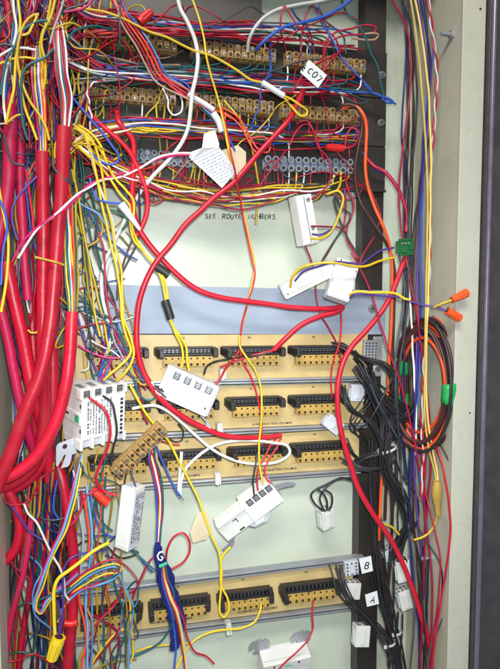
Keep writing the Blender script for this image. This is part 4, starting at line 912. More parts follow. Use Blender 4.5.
# slim upright module wires
wire('yellow', 1.5, '341,172,34 340,184 336,191,44 327,194.5 338,191,52 343,197 340,212,56 334,227 328,235,56 319,239,57 311,238,58', 'yellow wire from the grey strip bending into the slim upright module')
wire('violet', 1.2, '345,190,50 342,204 338,218,55 333,228 327,232 319,235,57 312,234,58', 'violet wire bending into the slim upright module')
wire('crimson', 1.2, '345,172,34 347,186,44 354,204 352,216 347,228 347,240,50 353,251 358,259,58', 'crimson wire falling from the right grey strip to the square module')
wire('black', 1.3, '336,196,40 342,208,44 350,214 349,221,48 341,232 333,243 325,256,52 321,264', 'black wire crossing down left between the white modules')
wire('black', 1.3, '334,198,42 338,214 343,228,50 350,242 358,255 362,262,58', 'black wire crossing down right between the white modules')
wire('crimson', 1.2, '345,190,38 346,206 344,224,44 335,240 327,254 322,262,50', 'crimson wire crossing down left beside the black one')
wire('crimson', 1.1, '311,226,58 320,226.5,56 330,227,50 338,227 343,231 347,235', 'dark red wire leaving the slim upright module to the right')
wire('crimson', 1.1, '305,246,44 311,260 315,275,34 316,295 321,315,38 330,330 338,346 341,362,36', 'thin crimson wire passing behind the slanted modules to the first board')
wire('red', 1.1, '341,311,48 341.5,326 339,345 333,362 331,380 332,397,36', 'thin red wire falling from the fold of the red cable to the second board')
wire('crimson', 1.2, '374,237,50 368,246,56 362,257,62 360,263', 'short crimson wire end standing up right of the square module', )
wire('crimson', 1.1, '366,180,34 373,196 379,210 381,218 377,228', 'crimson loop on the right rail beside the orange cable')
# loose coloured loops in the upper middle
for col, pts, lab in (('coral', '217,106,58 228,110 238,117 245,127 251,139,62 259,150 268,152 270,143,60 264,137 250,138 244,134', 'coral loop before the middle of the second row'),
   ('coral', '215,110,58 229,115 240,126 248,140 254,150,60 260,155', 'coral wire running under the coral loop'),
   ('crimson', '296,135,36 298,124,48 306,121 313,131,56 318,147 328,158,54 331,172 328,184 316,196,50 311,199', 'crimson wire arching over the right grey strip'),
   ('crimson', '324,160,40 312,128,50 305,124 296,132,50 290,145', 'crimson arch above the right grey strip'),
   ('crimson', '343,148,46 350,148,48 357,141 359,132 352,128,40 346,138 345,150', 'crimson wire knotted at the red crimp cap'),
   ('crimson', '286,150,48 279,160,52 268,174 258,187,46 248,195 236,200,40', 'crimson wire slanting left below the right grey strip'),
   ('red', '342,47,38 338,53,56 326,59,60 312,66,58 302,76,54 292,92,50', 'red wire carrying the C07 tag'),
   ('red', '345,50,38 337,55,50 326,68,56 318,78,54', 'red wire behind the C07 tag'),
   ('crimson', '323,70,38 324,58,40 325,43 334,33,44 352,28 366,25 376,27.5,48 375,32 362,34 345,35 334,39 327,46 325,55,38', 'crimson loop swinging out above the right end of the top row'),
   ('tan', '360,35,42 372,33,48 378.5,34 376,38.5 366,40,44 352,38', 'tan loop swinging out beside the crimson one'),
   ('blue', '316,-10,40 317,6 320,20 329,34 334,42,46 338,52 345,62,48 356,73 365,83 371,90,48', 'blue wire slanting down across the right end of the top row'),
   ('slate', '318,6,36 325,20 334,28 343,36 345,44,38 346,54', 'dark slate wire dropping into the right strip of the top row'),
   ('navy', '290,4,34 296,16 306,26 312,40,36 312,50', 'navy wire crossing the pale opening at the top'),
   ('navy', '292,25,34 300,37 308,44 311,55,36', 'second navy wire crossing the pale opening at the top'),
   ('teal', '340,-8,42 346,11 358,24,46 366,39 370,52 377,64 380,82,44 384,97', 'thin dark teal wire looping down past the plate screws'),
   ('blue', '236,86,36 262,88 290,88 315,88 340,91,40 360,93 374,93 386,98,46 396,104', 'blue wire running right along the gap to the twisted end'),
   ('teal', '240,90,36 275,90 310,87 335,88,40 360,91 378,95 388,100,46 396,104.5', 'teal wire running right along the gap to the twisted end'),
   ('blue', '364,84,44 372,92 381,96 389,98 394,102,46 388,103 382,98', 'blue wire curled at the twisted end beyond the plate')):
    wire(col, 1.2, pts, lab, 46, wob=.7)
# diagonal bundle at the upper left of centre
for k, (col, dx, dy, end) in enumerate((('coral', 0, 0, '185,88 197,95'), ('red', -3, 1, '184,96 200,104'), ('crimson', -6, 3, '178,88 186,97 203,107'), ('blue', 4, -1, '186,84 196,98 210,112 224,130 235,151'), ('pale blue', 5, 1, '188,90 200,104 216,120 228,140'), ('tan', -8, 6, '165,88 180,95 198,104'), ('coral', -2, 3, '185,96 204,108 219,112 232,118'), ('red', 2, 2, '182,90 195,101 209,110 222,124'))):
    q = [(104 + dx * .5 + k * 1.2, -14, 58), (115 + dx * .6 + k, 2, 60), (126 + dx * .7, 15 + dy, 62), (136 + dx, 29 + dy, 62), (145 + dx, 42 + dy, 62), (153 + dx, 57 + dy, 60), (162 + dx, 74 + dy, 60)] + [tuple(float(v) for v in s_.split(',')) + (62,) for s_ in end.split()]
    wire(col, 1.25, q, col + ' wire of the bundle slanting from the top edge, ' + ['frontmost coral', 'left of the coral', 'leftmost dark', 'right flank', 'rightmost pale', 'trailing at the left', 'curving on toward the second row', 'ending in the wrap'][k], wob=1.0)
wire('white', 1.1, '163,88,56 168,100,58 168,108 173,115 181,112 182,100 178,92', 'whitish loop hanging between the left and middle strips of the second row')
# ------------------------------------------------------------------ black harness at the right of the boards
rb = random.Random(21)
def bunch(n, col, r, pts, label, spread, group, h=44, name='wire', wob=1.2, rnd=rb, ends=0):
    """n wires side by side along one run; each keeps its own offset and wanders a little"""
    base = path_px(pts, h)
    for k in range(n):
        ox, oy, oh = rnd.gauss(0, spread), rnd.gauss(0, spread * .6), rnd.gauss(0, spread * 1.2)
        q = []
        for i, (x, y, z) in enumerate(base):
            f = 1.0 if 0 < i < len(base) - 1 else 1.25
            q.append((x + ox * f + rnd.gauss(0, spread * .22), y + oy * f + rnd.gauss(0, spread * .22), max(24, z + oh)))
        c = col if isinstance(col, str) else col[k % len(col)]
        wire(c, r, q, label if isinstance(label, str) else label(c, k), group=group, name=name, wob=wob, n=7)
def path_px(pts, h):
    q = []
    for tok in pts.split():
        a = [float(v) for v in tok.split(',')]; q.append([a[0], a[1], a[2] if len(a) > 2 else None])
    last = h
    for p in q:
        if p[2] is None: p[2] = last
        last = p[2]
    return q
bunch(7, 'black', 1.15, '338,566,30 340,578,38 344,591,44 353,604,48 366,617,48 378,630 388,645,50 394,662 396,690', 'black lead sweeping from the bottom board down into the tied harness', 2.2, 'black leads of the bottom board')
bunch(11, 'black', 1.15, '334,344,32 343,347,38 354,354,42 367,360 381,364,46 391,374,48 395,392 393,415 391,440', 'black lead running right from the first board into the harness', 2.0, 'black leads of the first board')
bunch(9, 'black', 1.15, '343,386,32 345,398,40 352,410,44 363,417 373,424,48 380,437,50 385,452 390,470', 'black lead running right from the second board into the harness', 2.2, 'black leads of the second board')
bunch(17, 'black', 1.15, '361,367,42 366,378,48 374,392,50 380,405 386,420 387,440,52 385,455 390,475 399,492 408,510,50 410,525 402,540,44 396,560', 'black lead tied in the main harness beside the third board', 3.2, 'black leads of the main harness')
bunch(9, 'black', 1.1, '346,458,40 356,466,48 370,469,52 384,466 393,460,50 388,452,46 372,455,40 356,462', 'black lead coiled sideways at the right of the third board', 2.6, 'coiled black leads')
bunch(9, 'black', 1.1, '366,372,52 372,386 384,402,54 396,414 404,420,54 408,412,50 398,404 386,396', 'black lead tangled over the harness at the second board', 3.0, 'tangled black leads')
bunch(9, 'black', 1.3, '374,440,34 373,480 375,520 379,560,38 384,595 391,625,44 397,650 402,690', 'black lead running down the right rail into the lower tie', 2.6, 'black leads down the right rail')
bunch(2, 'brown', 1.2, '376,470,32 378,520 382,570 386,610 392,650 396,690', 'brown lead among the black ones down the right rail', 2.2, 'brown leads down the right rail')
wire('slate', 1.2, '364,366,50 372,388,56 380,406,58 392,428 402,446,54', 'slate lead crossing over the black tangle')
wire('black', 1.1, '392,378,56 384,395,60 376,410,60 366,424,56 352,432,46', 'black lead crossing the tangle the other way')
wire('black', 1.3, '396,566,48 402,556,52 407,562 404,568,50', 'black lead looping into the milky plug beside the long red cable')
wire('black', 1.3, '398,612,44 397,630 394,650 392,690', 'black lead below the striped plug')
wire('black', 1.2, '403,614,44 402,632 400,655', 'second black lead below the striped plug')
for k, pts in enumerate(('350,478,46 338,479 325,485,46 315,490 311,495 314,503,44 322,510', '352,480,44 340,478 326,488 320,498 322,506 325,512,44', '325,490,46 331,494 332,504 329,511,44', '318,490,46 323,494 327,502 327,511,44')):
    wire('black', 1.3, pts, 'black lead looping into the lone white plug under the third board, ' + ['outermost loop', 'long inner loop', 'right strand', 'middle strand'][k])
# ------------------------------------------------------------------ wires on the terminal strips
G = {'g0': '362,40,34 300,33,34 255,31,36 215,31,40 180,27,42 150,24,44 120,20,46 92,17,48 74,10,52 64,0,56',
     'g1': '362,86,30 320,82,32 278,76,34 240,76,38 200,74,40 160,72,42 120,68,44 95,62,46 76,50,50 64,38,54',
     'g1b': '340,90,30 280,88,32 240,85,34 200,80,36 160,76,38 120,74,42 92,72,46 74,64,50 60,56,54',
     'g2': '362,138,30 320,137,32 275,139,36 240,134,40 200,131,42 160,128,44 125,127,46 98,132,48 80,140,52 66,150,56',
     'g3': '352,186,36 325,193,38 295,194,40 260,197,40 220,199,42 190,195,42 160,190,44 130,178,46 105,168,48 84,150,52 70,136,58'}
GP = {k: path_px(v, 40) for k, v in G.items()}
rt = random.Random(77)
def at_x(g, x):
    for i in range(len(g) - 1):
        if g[i + 1][0] <= x <= g[i][0]:
            t = (g[i][0] - x) / (g[i][0] - g[i + 1][0]); return [g[i][k] + (g[i + 1][k] - g[i][k]) * t for k in range(3)]
    return list(g[0] if x > g[0][0] else g[-1])
def feed(key, i, side, guide, col, sp, stop=None, n=12):
    a, b, nm = STR[key]; u = (i + .5) / n
    x = a[0] + (b[0] - a[0]) * u; y = a[1] + (b[1] - a[1]) * u
    g = GP[guide]; hz = 6.0
    off = rt.gauss(0, sp); offh = rt.uniform(-6, 10)
    pts = [(x, y + side * hz * .7, 30), (x + rt.uniform(-.6, .6), y + side * (hz + 4), 33)]
    gx = x - rt.uniform(6, 20); gy = at_x(g, gx)[1] + off
    drop = y + side * (hz + 4)
    if side * (gy - drop) > 6: pts.append((x - rt.uniform(0, 2.5), drop + (gy - drop) * .6, 36))
    xs = gx; endx = stop if stop is not None else g[-1][0]
    while xs > endx:
        q = at_x(g, xs); conv = .55 + .45 * min(1, max(0, (xs - 80) / 60))
        pts.append((xs, q[1] + off * conv + rt.gauss(0, 1.3), max(26, q[2] + offh + rt.gauss(0, 1.5)))); xs -= rt.uniform(20, 34)
    if stop is None: pts.append((g[-1][0] + rt.gauss(0, 3), g[-1][1] + off * .5, g[-1][2] + offh))
    nm2 = nm.replace('tan strip of the ', 'tan strip, ').replace('frosted grey strip', 'grey strip')
    wire(col, 1.0, pts, f'thin {col} wire {"below" if side > 0 else "above"} the {ORD[i]} clamp of the {nm2}', group='thin wires on the terminal strips', wob=1.0, n=7)
P1 = ['red', 'crimson', 'teal', 'blue', 'red', 'white', 'teal', 'crimson', 'brown', 'slate', 'red', 'green']
P2 = ['yellow', 'red', 'teal', 'yellow', 'crimson', 'white', 'teal', 'coral', 'yellow', 'green', 'red', 'tan']
P3 = ['yellow', 'crimson', 'crimson', 'yellow', 'red', 'brown', 'ochre', 'slate', 'crimson', 'red', 'teal', 'white']
def pick(pl): return rt.choice(pl)
for key, low, up, gl, gu, pl, pu, sp in (('s1', 6, 4, 'g1', 'g0', P1, P1, 4.5), ('s2', 8, 5, 'g1', 'g0', P1, ['red', 'coral', 'crimson', 'blue', 'white'], 5.0), ('s3', 9, 6, 'g1b', 'g0', P1, P1, 4.0),
        ('s4', 9, 4, 'g2', 'g1b', P2, P1, 5.0), ('s5', 9, 4, 'g2', 'g1b', P2, P1, 5.0), ('s6', 9, 5, 'g2', 'g1b', ['crimson', 'blue', 'slate', 'red', 'white', 'green'], ['crimson', 'red', 'red', 'white', 'coral'], 4.0),
        ('s7', 8, 3, 'g3', 'g2', P3, P2, 3.6), ('s8', 10, 3, 'g3', 'g2', P3, ['crimson', 'white', 'yellow'], 3.4)):
    for i in sorted(rt.sample(range(12), low)): feed(key, i, 1, gl, pick(pl), sp)
    for i in sorted(rt.sample(range(12), up)): feed(key, i, -1, gu, pick(pu), sp)
# thicker coral and red runs along the top
bunch(5, ['coral', 'red', 'coral', 'crimson', 'red'], 1.3, '262,42,36 240,36,40 215,33,44 190,33,46 165,33,48 140,30,48 112,30,50 90,34,52 72,40,56', lambda c, k: c + ' wire running level just above the top row, ' + ['uppermost coral', 'near the white cable', 'lower coral', 'darkest', 'lowest'][k], 2.6, 'red runs above the top row')
bunch(3, ['grey', 'white', 'tan'], 1.0, '262,86,36 230,80,40 195,75,44 160,74,46 128,76,48 96,80,50 74,82', lambda c, k: c + ' wire running level between the two rows of strips', 3.2, 'pale runs between the rows')
# ------------------------------------------------------------------ upper left tangle
UL = 'wires tangled at the upper left'
wire('yellow', 1.5, '16,-14,84 19,6 20.5,24 17,46 15,72 13.5,92 9,110 6,124,84', 'yellow wire hanging straight in the upper left corner')
wire('yellow', 1.5, '57,-14,86 54,4 50,18 44,30 41.5,44 45,60 45.5,76 43,90', 'yellow wire in front, curving at the top of the left tangle')
wire('yellow', 1.4, '53,-14,84 50,6 47,20 42,34 40,50 43,66 47,84,80', 'yellow wire just left of the front yellow one')
wire('yellow', 1.4, '39,14,88 33,15 26,21 20.5,34 17,52 19,70 24,88 31,103 40,116 46,128 49,140', 'long yellow wire hooking from the stub down to the red sheath')
wire('yellow', 1.3, '38,14,88 36,19 32,27 29,33 23,35', 'short white tipped yellow hook at the upper left', bare=3)
wire('yellow', 1.4, '20,70,86 21,88 25,108 32,126 37,140,84', 'yellow wire entering the cut mouth of the left red sheath')
wire('white', 1.4, '12,-12,80 14,10 16.5,28 12,50 7,68 4,85 4,104 6,122', 'white wire at the upper left edge')
wire('blue', 1.4, '18,-12,78 17,12 14,36 9.5,56 7,78 5,100', 'blue wire at the upper left edge')
wire('white', 1.3, '-6,60,86 4,53 13,48.5 25,48 36,50,84', 'white wire arching across the far left')
wire('yellow', 1.3, '-6,66,86 4,62 14,58.5 26,57.5 36,59,82', 'yellow wire lying level at the far left')
wire('yellow', 1.2, '8,122,88 14,117 20,114.5 24,115', 'short yellow stub beside the pinkish sheath')
wire('slate', 1.4, '-6,47,84 6,44 16,47 30,47', 'slate wire lying level at the far left')
wire('teal', 1.4, '53,48,90 45,57 36,61 27,66 22,76 20.5,92 21.5,110 24,128 28,140', 'teal wire looping over the left tangle')
wire('teal', 1.4, '47,20,88 38,21 28,26 20,33 15,46 8,56 3,75 1,95', 'teal wire arching to the upper left edge')
wire('teal', 1.3, '67,42,86 72,33 82,28 96,26,70 112,30,56', 'teal wire swinging right over the top row')
wire('slate', 1.3, '88,2,80 78,6 68,9 60,14 54,24', 'slate wire curving at the top, right of the yellow ones')
wire('pink', 1.4, '94,-8,80 90,3 82,8.5 72,10.5 64,12', 'pink wire curving at the top, right of the yellow ones')
wire('grey', 1.3, '66,-10,84 62,6 57,20 53,32 50,44', 'grey wire beside the yellow curve at the top')
wire('red', 1.4, '60,-10,80 58,10 54,24 51,42 48,54', 'red wire behind the yellow curve at the top')
for k, (col, dx) in enumerate((('red', -6), ('slate', -4), ('coral', -2.3), ('teal', 0), ('crimson', 1.8), ('red', 3.4), ('white', 5.4), ('slate', -5), ('crimson', 4.4), ('white', -1.2))):
    wire(col, 1.3, [(58 + dx * .3, 20, 76), (58.5 + dx * .8, 32, 82), (60 + dx, 52, 86), (62.5 + dx, 76, 87), (66 + dx * .95, 98, 85), (65.5 + dx * .7, 116, 82), (64.5 + dx * .55, 134, 79)], col + ' wire of the flat hank entering the upper red sheath, ' + ['left edge', 'second from left', 'left centre', 'centre', 'right centre', 'second from right', 'right edge', 'behind at left', 'behind at right', 'behind the centre'][k], wob=1.0)
for k, (col, dx) in enumerate((('pink', -4), ('yellow', -2), ('blue', 0), ('white', 1), ('coral', 2.4), ('yellow', 3.6), ('red', 4.6), ('slate', -3))):
    wire(col, 1.2, [(38 + dx, 46, 72), (37 + dx * 1.3, 66, 76), (38 + dx * 1.4, 86, 78), (40.5 + dx * 1.2, 108, 79), (42 + dx * .9, 130, 78), (42.5 + dx * .8, 158, 76)], col + ' wire entering the cut mouth of the straight red sheath, ' + ['at left', 'second', 'third', 'middle', 'fifth', 'right yellow', 'at right', 'behind'][k], wob=1.0)
for k, (col, dx) in enumerate((('yellow', -2.6), ('teal', -1), ('white', .6), ('red', 2), ('orange', 3.4), ('green', 4.4), ('yellow', 1.6), ('slate', -4))):
    wire(col, 1.15, [(64 + dx, 166, 62), (66 + dx * 1.2, 190, 66), (67.5 + dx * 1.4, 215, 72), (68.5 + dx * 1.5, 245, 76), (70 + dx * 1.3, 275, 79), (71.5 + dx * .9, 300, 80), (72 + dx * .8, 318, 80)], col + ' wire entering the cut sheath beside the aluminium plate, ' + ['at left', 'second', 'middle', 'red one', 'orange one', 'at right', 'behind the white', 'far left'][k], wob=1.0)
CL = ['crimson', 'blue', 'brown', 'slate', 'red', 'teal', 'yellow', 'white', 'pink', 'navy', 'ochre', 'violet', 'coral']
rz = random.Random(9)
for k in range(34):
    x0_ = rz.uniform(-6, 100); x1_ = rz.uniform(2, 84); c = rz.choice(CL); hh = rz.uniform(30, 68)
    q = [(x0_, -14, hh)]
    for j, y in enumerate((8, 30, 52, 76, 100, 124, 150)):
        u = (j + 1) / 7; q.append((x0_ + (x1_ - x0_) * u ** 1.2 + rz.gauss(0, 6), y + rz.gauss(0, 4), hh + rz.gauss(0, 4)))
    wire(c, 1.2, q, c + ' wire deep in the tangle of the upper left corner', wob=1.5, heap=True)
for k in range(16):
    x0_ = rz.uniform(0, 34); c = rz.choice(CL); hh = rz.uniform(36, 70)
    q = [(x0_ + rz.gauss(0, 3), y + rz.gauss(0, 3), hh) for y in (120, 150, 180, 210, 245, 280, 315)]
    wire(c, 1.2, q, 'wire', wob=1.5, heap=True)
wire('yellow', 1.5, '-2,180,90 2,205 6,225 8.5,245 7,270 5,290 1,312', 'yellow wire at the left edge in front of the sheaths')
wire('violet', 1.3, '37,176,90 25,188 14,203 11.5,215 14,230 18,240', 'violet wire looping left of the straight red sheath')
wire('blue', 1.3, '-2,196,92 4,210 7,228 3,250 1,285', 'blue wire at the left edge in front of the sheaths')
wire('slate', 1.4, '54,158,84 53,166 57,172 66,180,84 74,184,70', 'slate wire wrapping the upper red sheath')
wire('slate', 1.3, '4,135,84 9,155 14,163 24,165,80', 'slate wire hooking at the far left')
wire('red', 1.4, '26,170,80 29,190 31,205 33,220 34,235', 'red wire beside the straight red sheath')
wire('yellow', 1.1, '28,330,78 31,333 36,333 38,331', 'small yellow hook between the red sheaths')
# ------------------------------------------------------------------ lower left tangle
for k, (col, dx, dh) in enumerate((('yellow', 2.2, 0), ('pale blue', -.6, 3), ('pink', -2.4, 1), ('teal', .8, -4))):
    wire(col, 1.25, [(82 + dx * .4, 455, 56), (77 + dx, 480, 64 + dh), (71 + dx, 505, 70 + dh), (64 + dx, 530, 74 + dh), (55 + dx, 548, 76 + dh), (48 + dx * .8, 564, 76 + dh), (41 + dx, 586, 76 + dh), (35 + dx * .6, 602, 76), (35 + dx * .6, 609 + dx * .5, 76), (41, 612.5 + dx * .6, 74), (47 + dx, 602, 72 + dh), (56, 592 + dx, 70), (66, 585 + dx, 68), (78, 574 + dx, 66)], col + ' wire of the four strand loop dipping at the lower left', wob=.8)
wire('yellow', 1.8, '109,543,74 101,547,78 91,553 80,562 68,571,84 58,579 54,590 54,606 54.5,622 55,634,84', 'thick yellow wire running from the slim module into the yellow cap')
wire('violet', 1.3, '106,550,70 94,552 80,554 69,560,80 63.5,572 63,590 63,608 60,634,84', 'violet wire running into the yellow cap')
wire('violet', 1.2, '57,600,76 60,615 58,636,84 54,655,70 50,690', 'dark violet wire passing behind the yellow cap')
for k, (col, dy, x2) in enumerate((('yellow', 0, '106,574 88,583 74,592 66,604 58,622'), ('crimson', -4, '108,576 92,586 78,590 68,600 63,622'), ('pale blue', 3, '112,580 95,586 82,590 70,600 60,612'), ('teal', 1, '100,580 88,582 76,586 60,592 40,600'))):
    wire(col, 1.3, [(62, 596 + dy, 70), (72, 586 + dy, 74), (86, 575 + dy, 76), (102, 566.5 + dy, 76), (115, 564 + dy, 76), (121.5 - k, 567 + dy * .6, 76), (119, 572 + dy * .6, 76)] + [tuple(float(v) for v in s_.split(',')) + (74,) for s_ in x2.split()], col + ' wire of the flat loop below the slim white module', wob=.7)
LL = (
 ('pale blue', 1.3, '121,566,74 122,580,66 128,594 133,606 132,622,58 129,645 128,690', 'pale blue wire falling from the flat loop across the bottom board'),
 ('yellow', 1.3, '119,574,70 124,588,58 130,602 131,618,50 133,640 133,656 131,662', 'yellow wire falling beside the pale blue one'),
 ('white', 1.3, '24,504,72 28,514 36,522 42,533 48,546,76 53,557 60,568 64,580 65,594 69,600', 'white wire zigzagging at the lower left'),
 ('crimson', 1.3, '104,490,58 93,492,64 86,497 81,508 77,519 69,527,70', 'crimson wire bending from the orange cap'),
 ('crimson', 1.3, '82,490,62 82,505 78,518 70,530,64 67,545', 'crimson wire falling over the lower red sheath'),
 ('grey', 1.3, '73,470,58 76,485 79,510,66 83,535 82,560 80,585', 'grey wire falling over the lower red sheath'),
 ('pale blue', 1.3, '86,485,56 89,505,60 92,530 91,555,64 87,580 86,610 88,635 86,690', 'pale blue wire hanging right of the lower red sheath'),
 ('coral', 1.4, '84,495,54 87,515,58 89,540 88,560', 'coral wire hanging right of the lower red sheath'),
 ('coral', 1.4, '78,590,62 80,605 84,620 86,640 83,660 80,690', 'coral wire falling at the left end of the bottom board'),
 ('crimson', 1.4, '79,604,56 92,614,52 106,623 117,632,46 119,645 115,670', 'crimson wire sloping across the left of the bottom board'),
 ('crimson', 1.4, '121,574,60 121,592,52 113,608 100,620 90,634,52 85,655', 'crimson wire falling from the loop across the left header'),
 ('crimson', 1.3, '160,551,44 149,562,46 142,576 134,594,48 126,615 116,635 104,650 90,668', 'dark red wire slanting down left across the bottom board'),
 ('tan', 1.1, '150,562,42 142,580,46 134,598 128,612', 'tan wire beside the slanting dark red one'),
 ('yellow', 1.3, '80,690,50 92,665 104,647 116,634 126,629,46 131,634', 'yellow wire rising from the bottom edge under the board'),
 ('ochre', 1.2, '78,690,54 80,660 86,645 93,632 91,618 85,606', 'ochre wire curling at the left end of the bottom board'),
 ('yellow', 1.3, '136,652,36 150,647 165,645 178,645 190,643', 'yellow wire lying level below the bottom board'),
 ('teal', 1.2, '112,660,40 118,655 132,657 148,650 160,643', 'teal wire lying level below the bottom board'),
 ('yellow', 1.4, '176,668,50 184,654 195,640,44 210,633 226,630,40 242,628 255,622 260,612 261.5,603,34', 'yellow wire rising from the bottom edge into the third header of the bottom board'),
 ('red', 1.2, '313,600,34 312,615 313,628 308,640 297,652,50 284,664 270,680', 'red wire from the bottom board falling before the eared module'),
 ('red', 1.3, '166,560,50 168,548,54 174,537 183,533 189,540 189.5,553 184,562 176,567 168,571,54', 'red loop standing right of the blue film'),
 ('teal', 1.2, '126,540,48 134,551 143,560 152,568 162,574,54', 'teal wire running from the slim module to the blue film'),
 ('blue', 1.1, '128,548,46 138,556 146,566 153,572', 'blue wire running from the slim module to the blue film'),
 ('teal', 1.2, '96,500,46 99,515 105,525 113,531', 'teal wire hidden left of the slim module'),
 ('blue', 1.2, '92,503,48 96,520 104,533 114,538', 'blue wire hidden left of the slim module'),
 ('yellow', 1.2, '93,540,44 97,552 101,562', 'short yellow wire behind the thick yellow one'),
 ('ochre', 1.2, '88,462,52 90,474 97,483 106,482', 'ochre hook below the big relay module'),
 ('green', 1.2, '8,655,60 20,652 34,655 46,657', 'dark green wire lying level at the bottom left'),
 ('green', 1.2, '75,655,58 77,668 80,690', 'green wire at the bottom edge beside the red sleeve'),
 ('violet', 1.3, '8,503,66 18,515 28,530 38,537 46,541', 'violet wire sloping at the lower left edge'),
 ('ochre', 1.3, '35,478,50 35,500 34,518 30,530', 'ochre wire hanging from the red bend'),
 ('ochre', 1.3, '41,478,50 40,500 38,516 33,522', 'second ochre wire hanging from the red bend'),
 ('blue', 1.3, '57,480,52 54,500 54,512 59,520', 'blue wire hooking left of the lower red sheath'))
for col, r_, pts, lab in LL: wire(col, r_, pts, lab, 56, wob=.8)
for k in range(14):
    x0_ = rz.uniform(8, 72); c = rz.choice(['teal', 'brown', 'slate', 'crimson', 'navy', 'ochre', 'black', 'red']); hh = rz.uniform(26, 48)
    q = [(x0_ + rz.gauss(0, 3), y + rz.gauss(0, 3), hh) for y in (455, 490, 525, 560, 600, 640, 690)]
    wire(c, 1.25, q, 'wire', wob=1.5, heap=True)
# the many more that thicken the tangle, some dark ones standing for shade
rq = random.Random(31)
def runs(g, n, cols, sp, hs=(0, 14)):
    gp = GP[g]
    for k in range(n):
        off = rq.gauss(0, sp); oh = rq.uniform(*hs); xa = rq.choice((362, 330, 275, 262, 200, 180)); xb = rq.choice((60, 60, 72, 90)); q = []
        x = xa
        while x > xb: p = at_x(gp, x); q.append((x, p[1] + off + rq.gauss(0, 1.6), max(27, p[2] + oh - 6 + rq.gauss(0, 2)))); x -= rq.uniform(22, 38)
        if len(q) > 2: wire(rq.choice(cols), rq.choice((.9, 1.0, 1.15)), q, 'wire', wob=1.3, heap=True)
runs('g0', 22, ['red', 'crimson', 'coral', 'teal', 'slate', 'blue', 'brown', 'yellow', 'crimson', 'red'], 5)
runs('g1', 20, ['red', 'crimson', 'teal', 'slate', 'blue', 'tan', 'brown', 'navy', 'crimson', 'red'], 5)
runs('g1b', 8, ['crimson', 'red', 'slate', 'teal', 'brown'], 5)
runs('g2', 22, ['yellow', 'red', 'teal', 'crimson', 'ochre', 'slate', 'coral', 'blue'], 5)
runs('g3', 12, ['yellow', 'red', 'crimson', 'brown', 'red', 'slate', 'crimson', 'yellow'], 6)
def curtain(n, xs, ys, cols, hs, sp=6, tx=None):
    for k in range(n):
        x = rq.uniform(*xs); x2 = rq.uniform(*(tx or xs)); hh = rq.uniform(*hs); m_ = 4
        y0, y1 = ys[0] + rq.uniform(-20, 20), ys[1] + rq.uniform(-30, 30)
        q = [(x + (x2 - x) * i / m_ + rq.gauss(0, sp * .7), y0 + (y1 - y0) * i / m_ + rq.gauss(0, 4), hh + rq.gauss(0, 4)) for i in range(m_ + 1)]
        wire(rq.choice(cols), rq.choice((1.0, 1.15, 1.3)), q, 'wire', wob=1.5, heap=True)
DK = ['teal', 'slate', 'brown', 'crimson', 'navy', 'ochre', 'red', 'black', 'violet', 'green']
curtain(40, (0, 100), (-20, 160), CL, (28, 60), 7, (5, 80))
curtain(16, (0, 60), (-25, 125), CL, (60, 74), 4)
curtain(12, (60, 120), (-15, 150), ['red', 'crimson', 'teal', 'slate', 'yellow', 'blue', 'ochre'], (34, 56), 6, (62, 90))
curtain(26, (2, 66), (110, 330), DK + ['yellow', 'blue', 'white'], (28, 60), 4)
curtain(9, (64, 84), (150, 330), ['teal', 'white', 'yellow', 'slate', 'crimson', 'green', 'ochre'], (34, 60), 2.2, (74, 116))
curtain(20, (4, 80), (300, 480), DK, (26, 44), 4)
curtain(22, (2, 78), (450, 690), DK + ['brown', 'black', 'crimson', 'ochre'], (26, 50), 4)  # extra brown and black wires put the lower left shade into colour
curtain(9, (420, 431), (560, 700), ['black', 'slate', 'brown'], (44, 60), 1.2)  # dark wires added in place of the black shadow behind the red ones
curtain(4, (380, 398), (455, 690), ['black', 'brown', 'black'], (36, 50), 3)
curtain(12, (72, 118), (330, 395), ['teal', 'crimson', 'slate', 'yellow', 'violet', 'blue', 'white', 'pink'], (34, 52), 3, (80, 140))
curtain(9, (80, 130), (470, 680), ['teal', 'crimson', 'yellow', 'pale blue', 'ochre', 'coral'], (36, 54), 6, (78, 140))
def heapbunch(n, pts, spread, cols=('black',), h=42, r=1.15):
    base = path_px(pts, h)
    for k in range(n):
        ox, oy, oh = rq.gauss(0, spread), rq.gauss(0, spread * .6), rq.gauss(0, spread)
        q = [(x + ox + rq.gauss(0, spread * .35), y + oy + rq.gauss(0, spread * .35), max(24, z + oh)) for x, y, z in base]
        wire(rq.choice(cols), r, q, 'wire', wob=1.4, heap=True)
heapbunch(3, '362,366,38 372,380 380,396 386,412 390,430 388,448 390,466 399,484 408,502 410,520 402,540', 5)
heapbunch(4, '352,356,36 364,366 372,384 366,402 356,412 352,425 360,440 372,452', 5)
heapbunch(3, '344,440,34 350,452,40 362,464 376,468 388,464 394,452 386,444', 3.5)
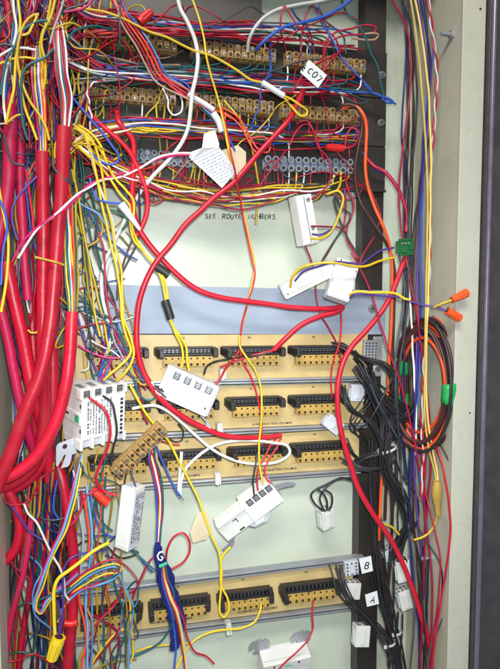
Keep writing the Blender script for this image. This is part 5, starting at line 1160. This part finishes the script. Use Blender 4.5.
heapbunch(3, '372,395,40 384,408 398,416 408,424 404,434 390,430 378,420', 5)
heapbunch(5, '368,560,32 376,585 384,610 392,635 398,660 402,690', 4, ('black', 'black', 'brown', 'slate'))
heapbunch(6, '406,-16,46 410,60 410,120 409,180 408,240 408,300 406,360 406,420 410,480', 4, ('black', 'slate', 'brown', 'navy'), 46)
def loops(n, xs, ys, cols, hs, steps=(5, 9), step=(13, 24), turn=.55):
    for k in range(n):
        x, y, a_ = rq.uniform(*xs), rq.uniform(*ys), rq.uniform(0, 6.28); m_ = rq.randint(*steps); hh = rq.uniform(*hs); q = []
        for i in range(m_ + 1):
            u = i / m_; q.append((x, y, 26 + (hh - 26) * min(1, 3.2 * min(u, 1 - u))))
            d = rq.uniform(*step); x += math.cos(a_) * d; y += math.sin(a_) * d; a_ += rq.gauss(0, turn)
            if not xs[0] - 8 < x < xs[1] + 8: a_ = math.pi - a_; x = min(max(x, xs[0] - 8), xs[1] + 8)
            if not ys[0] - 8 < y < ys[1] + 8: a_ = -a_; y = min(max(y, ys[0] - 8), ys[1] + 8)
        wire(rq.choice(cols), rq.choice((.8, .9, 1.05)), q, 'wire', wob=1.2, heap=True)
loops(46, (-4, 112), (-12, 150), CL + ['red', 'crimson', 'yellow'], (40, 84))
loops(15, (64, 128), (130, 340), ['yellow', 'blue', 'teal', 'crimson', 'slate', 'white', 'red', 'ochre', 'green'], (34, 62))
loops(26, (8, 130), (470, 668), ['yellow', 'blue', 'teal', 'crimson', 'slate', 'red', 'ochre', 'violet', 'pale blue', 'brown'], (34, 74))
loops(30, (84, 360), (14, 196), ['red', 'crimson', 'crimson', 'red', 'coral', 'yellow', 'blue', 'teal', 'slate', 'tan'], (40, 54), turn=.35)
loops(14, (90, 355), (168, 192), ['crimson', 'red', 'crimson', 'tan', 'yellow', 'slate'], (32, 46), turn=.3)
h_ = HEAP.build('wire_tangle', HEAPM); tag(h_, 'dense tangle of thin coloured wires behind the sheaths and between the strips', 'wires', kind='stuff')
print('WIRES', WN[0])
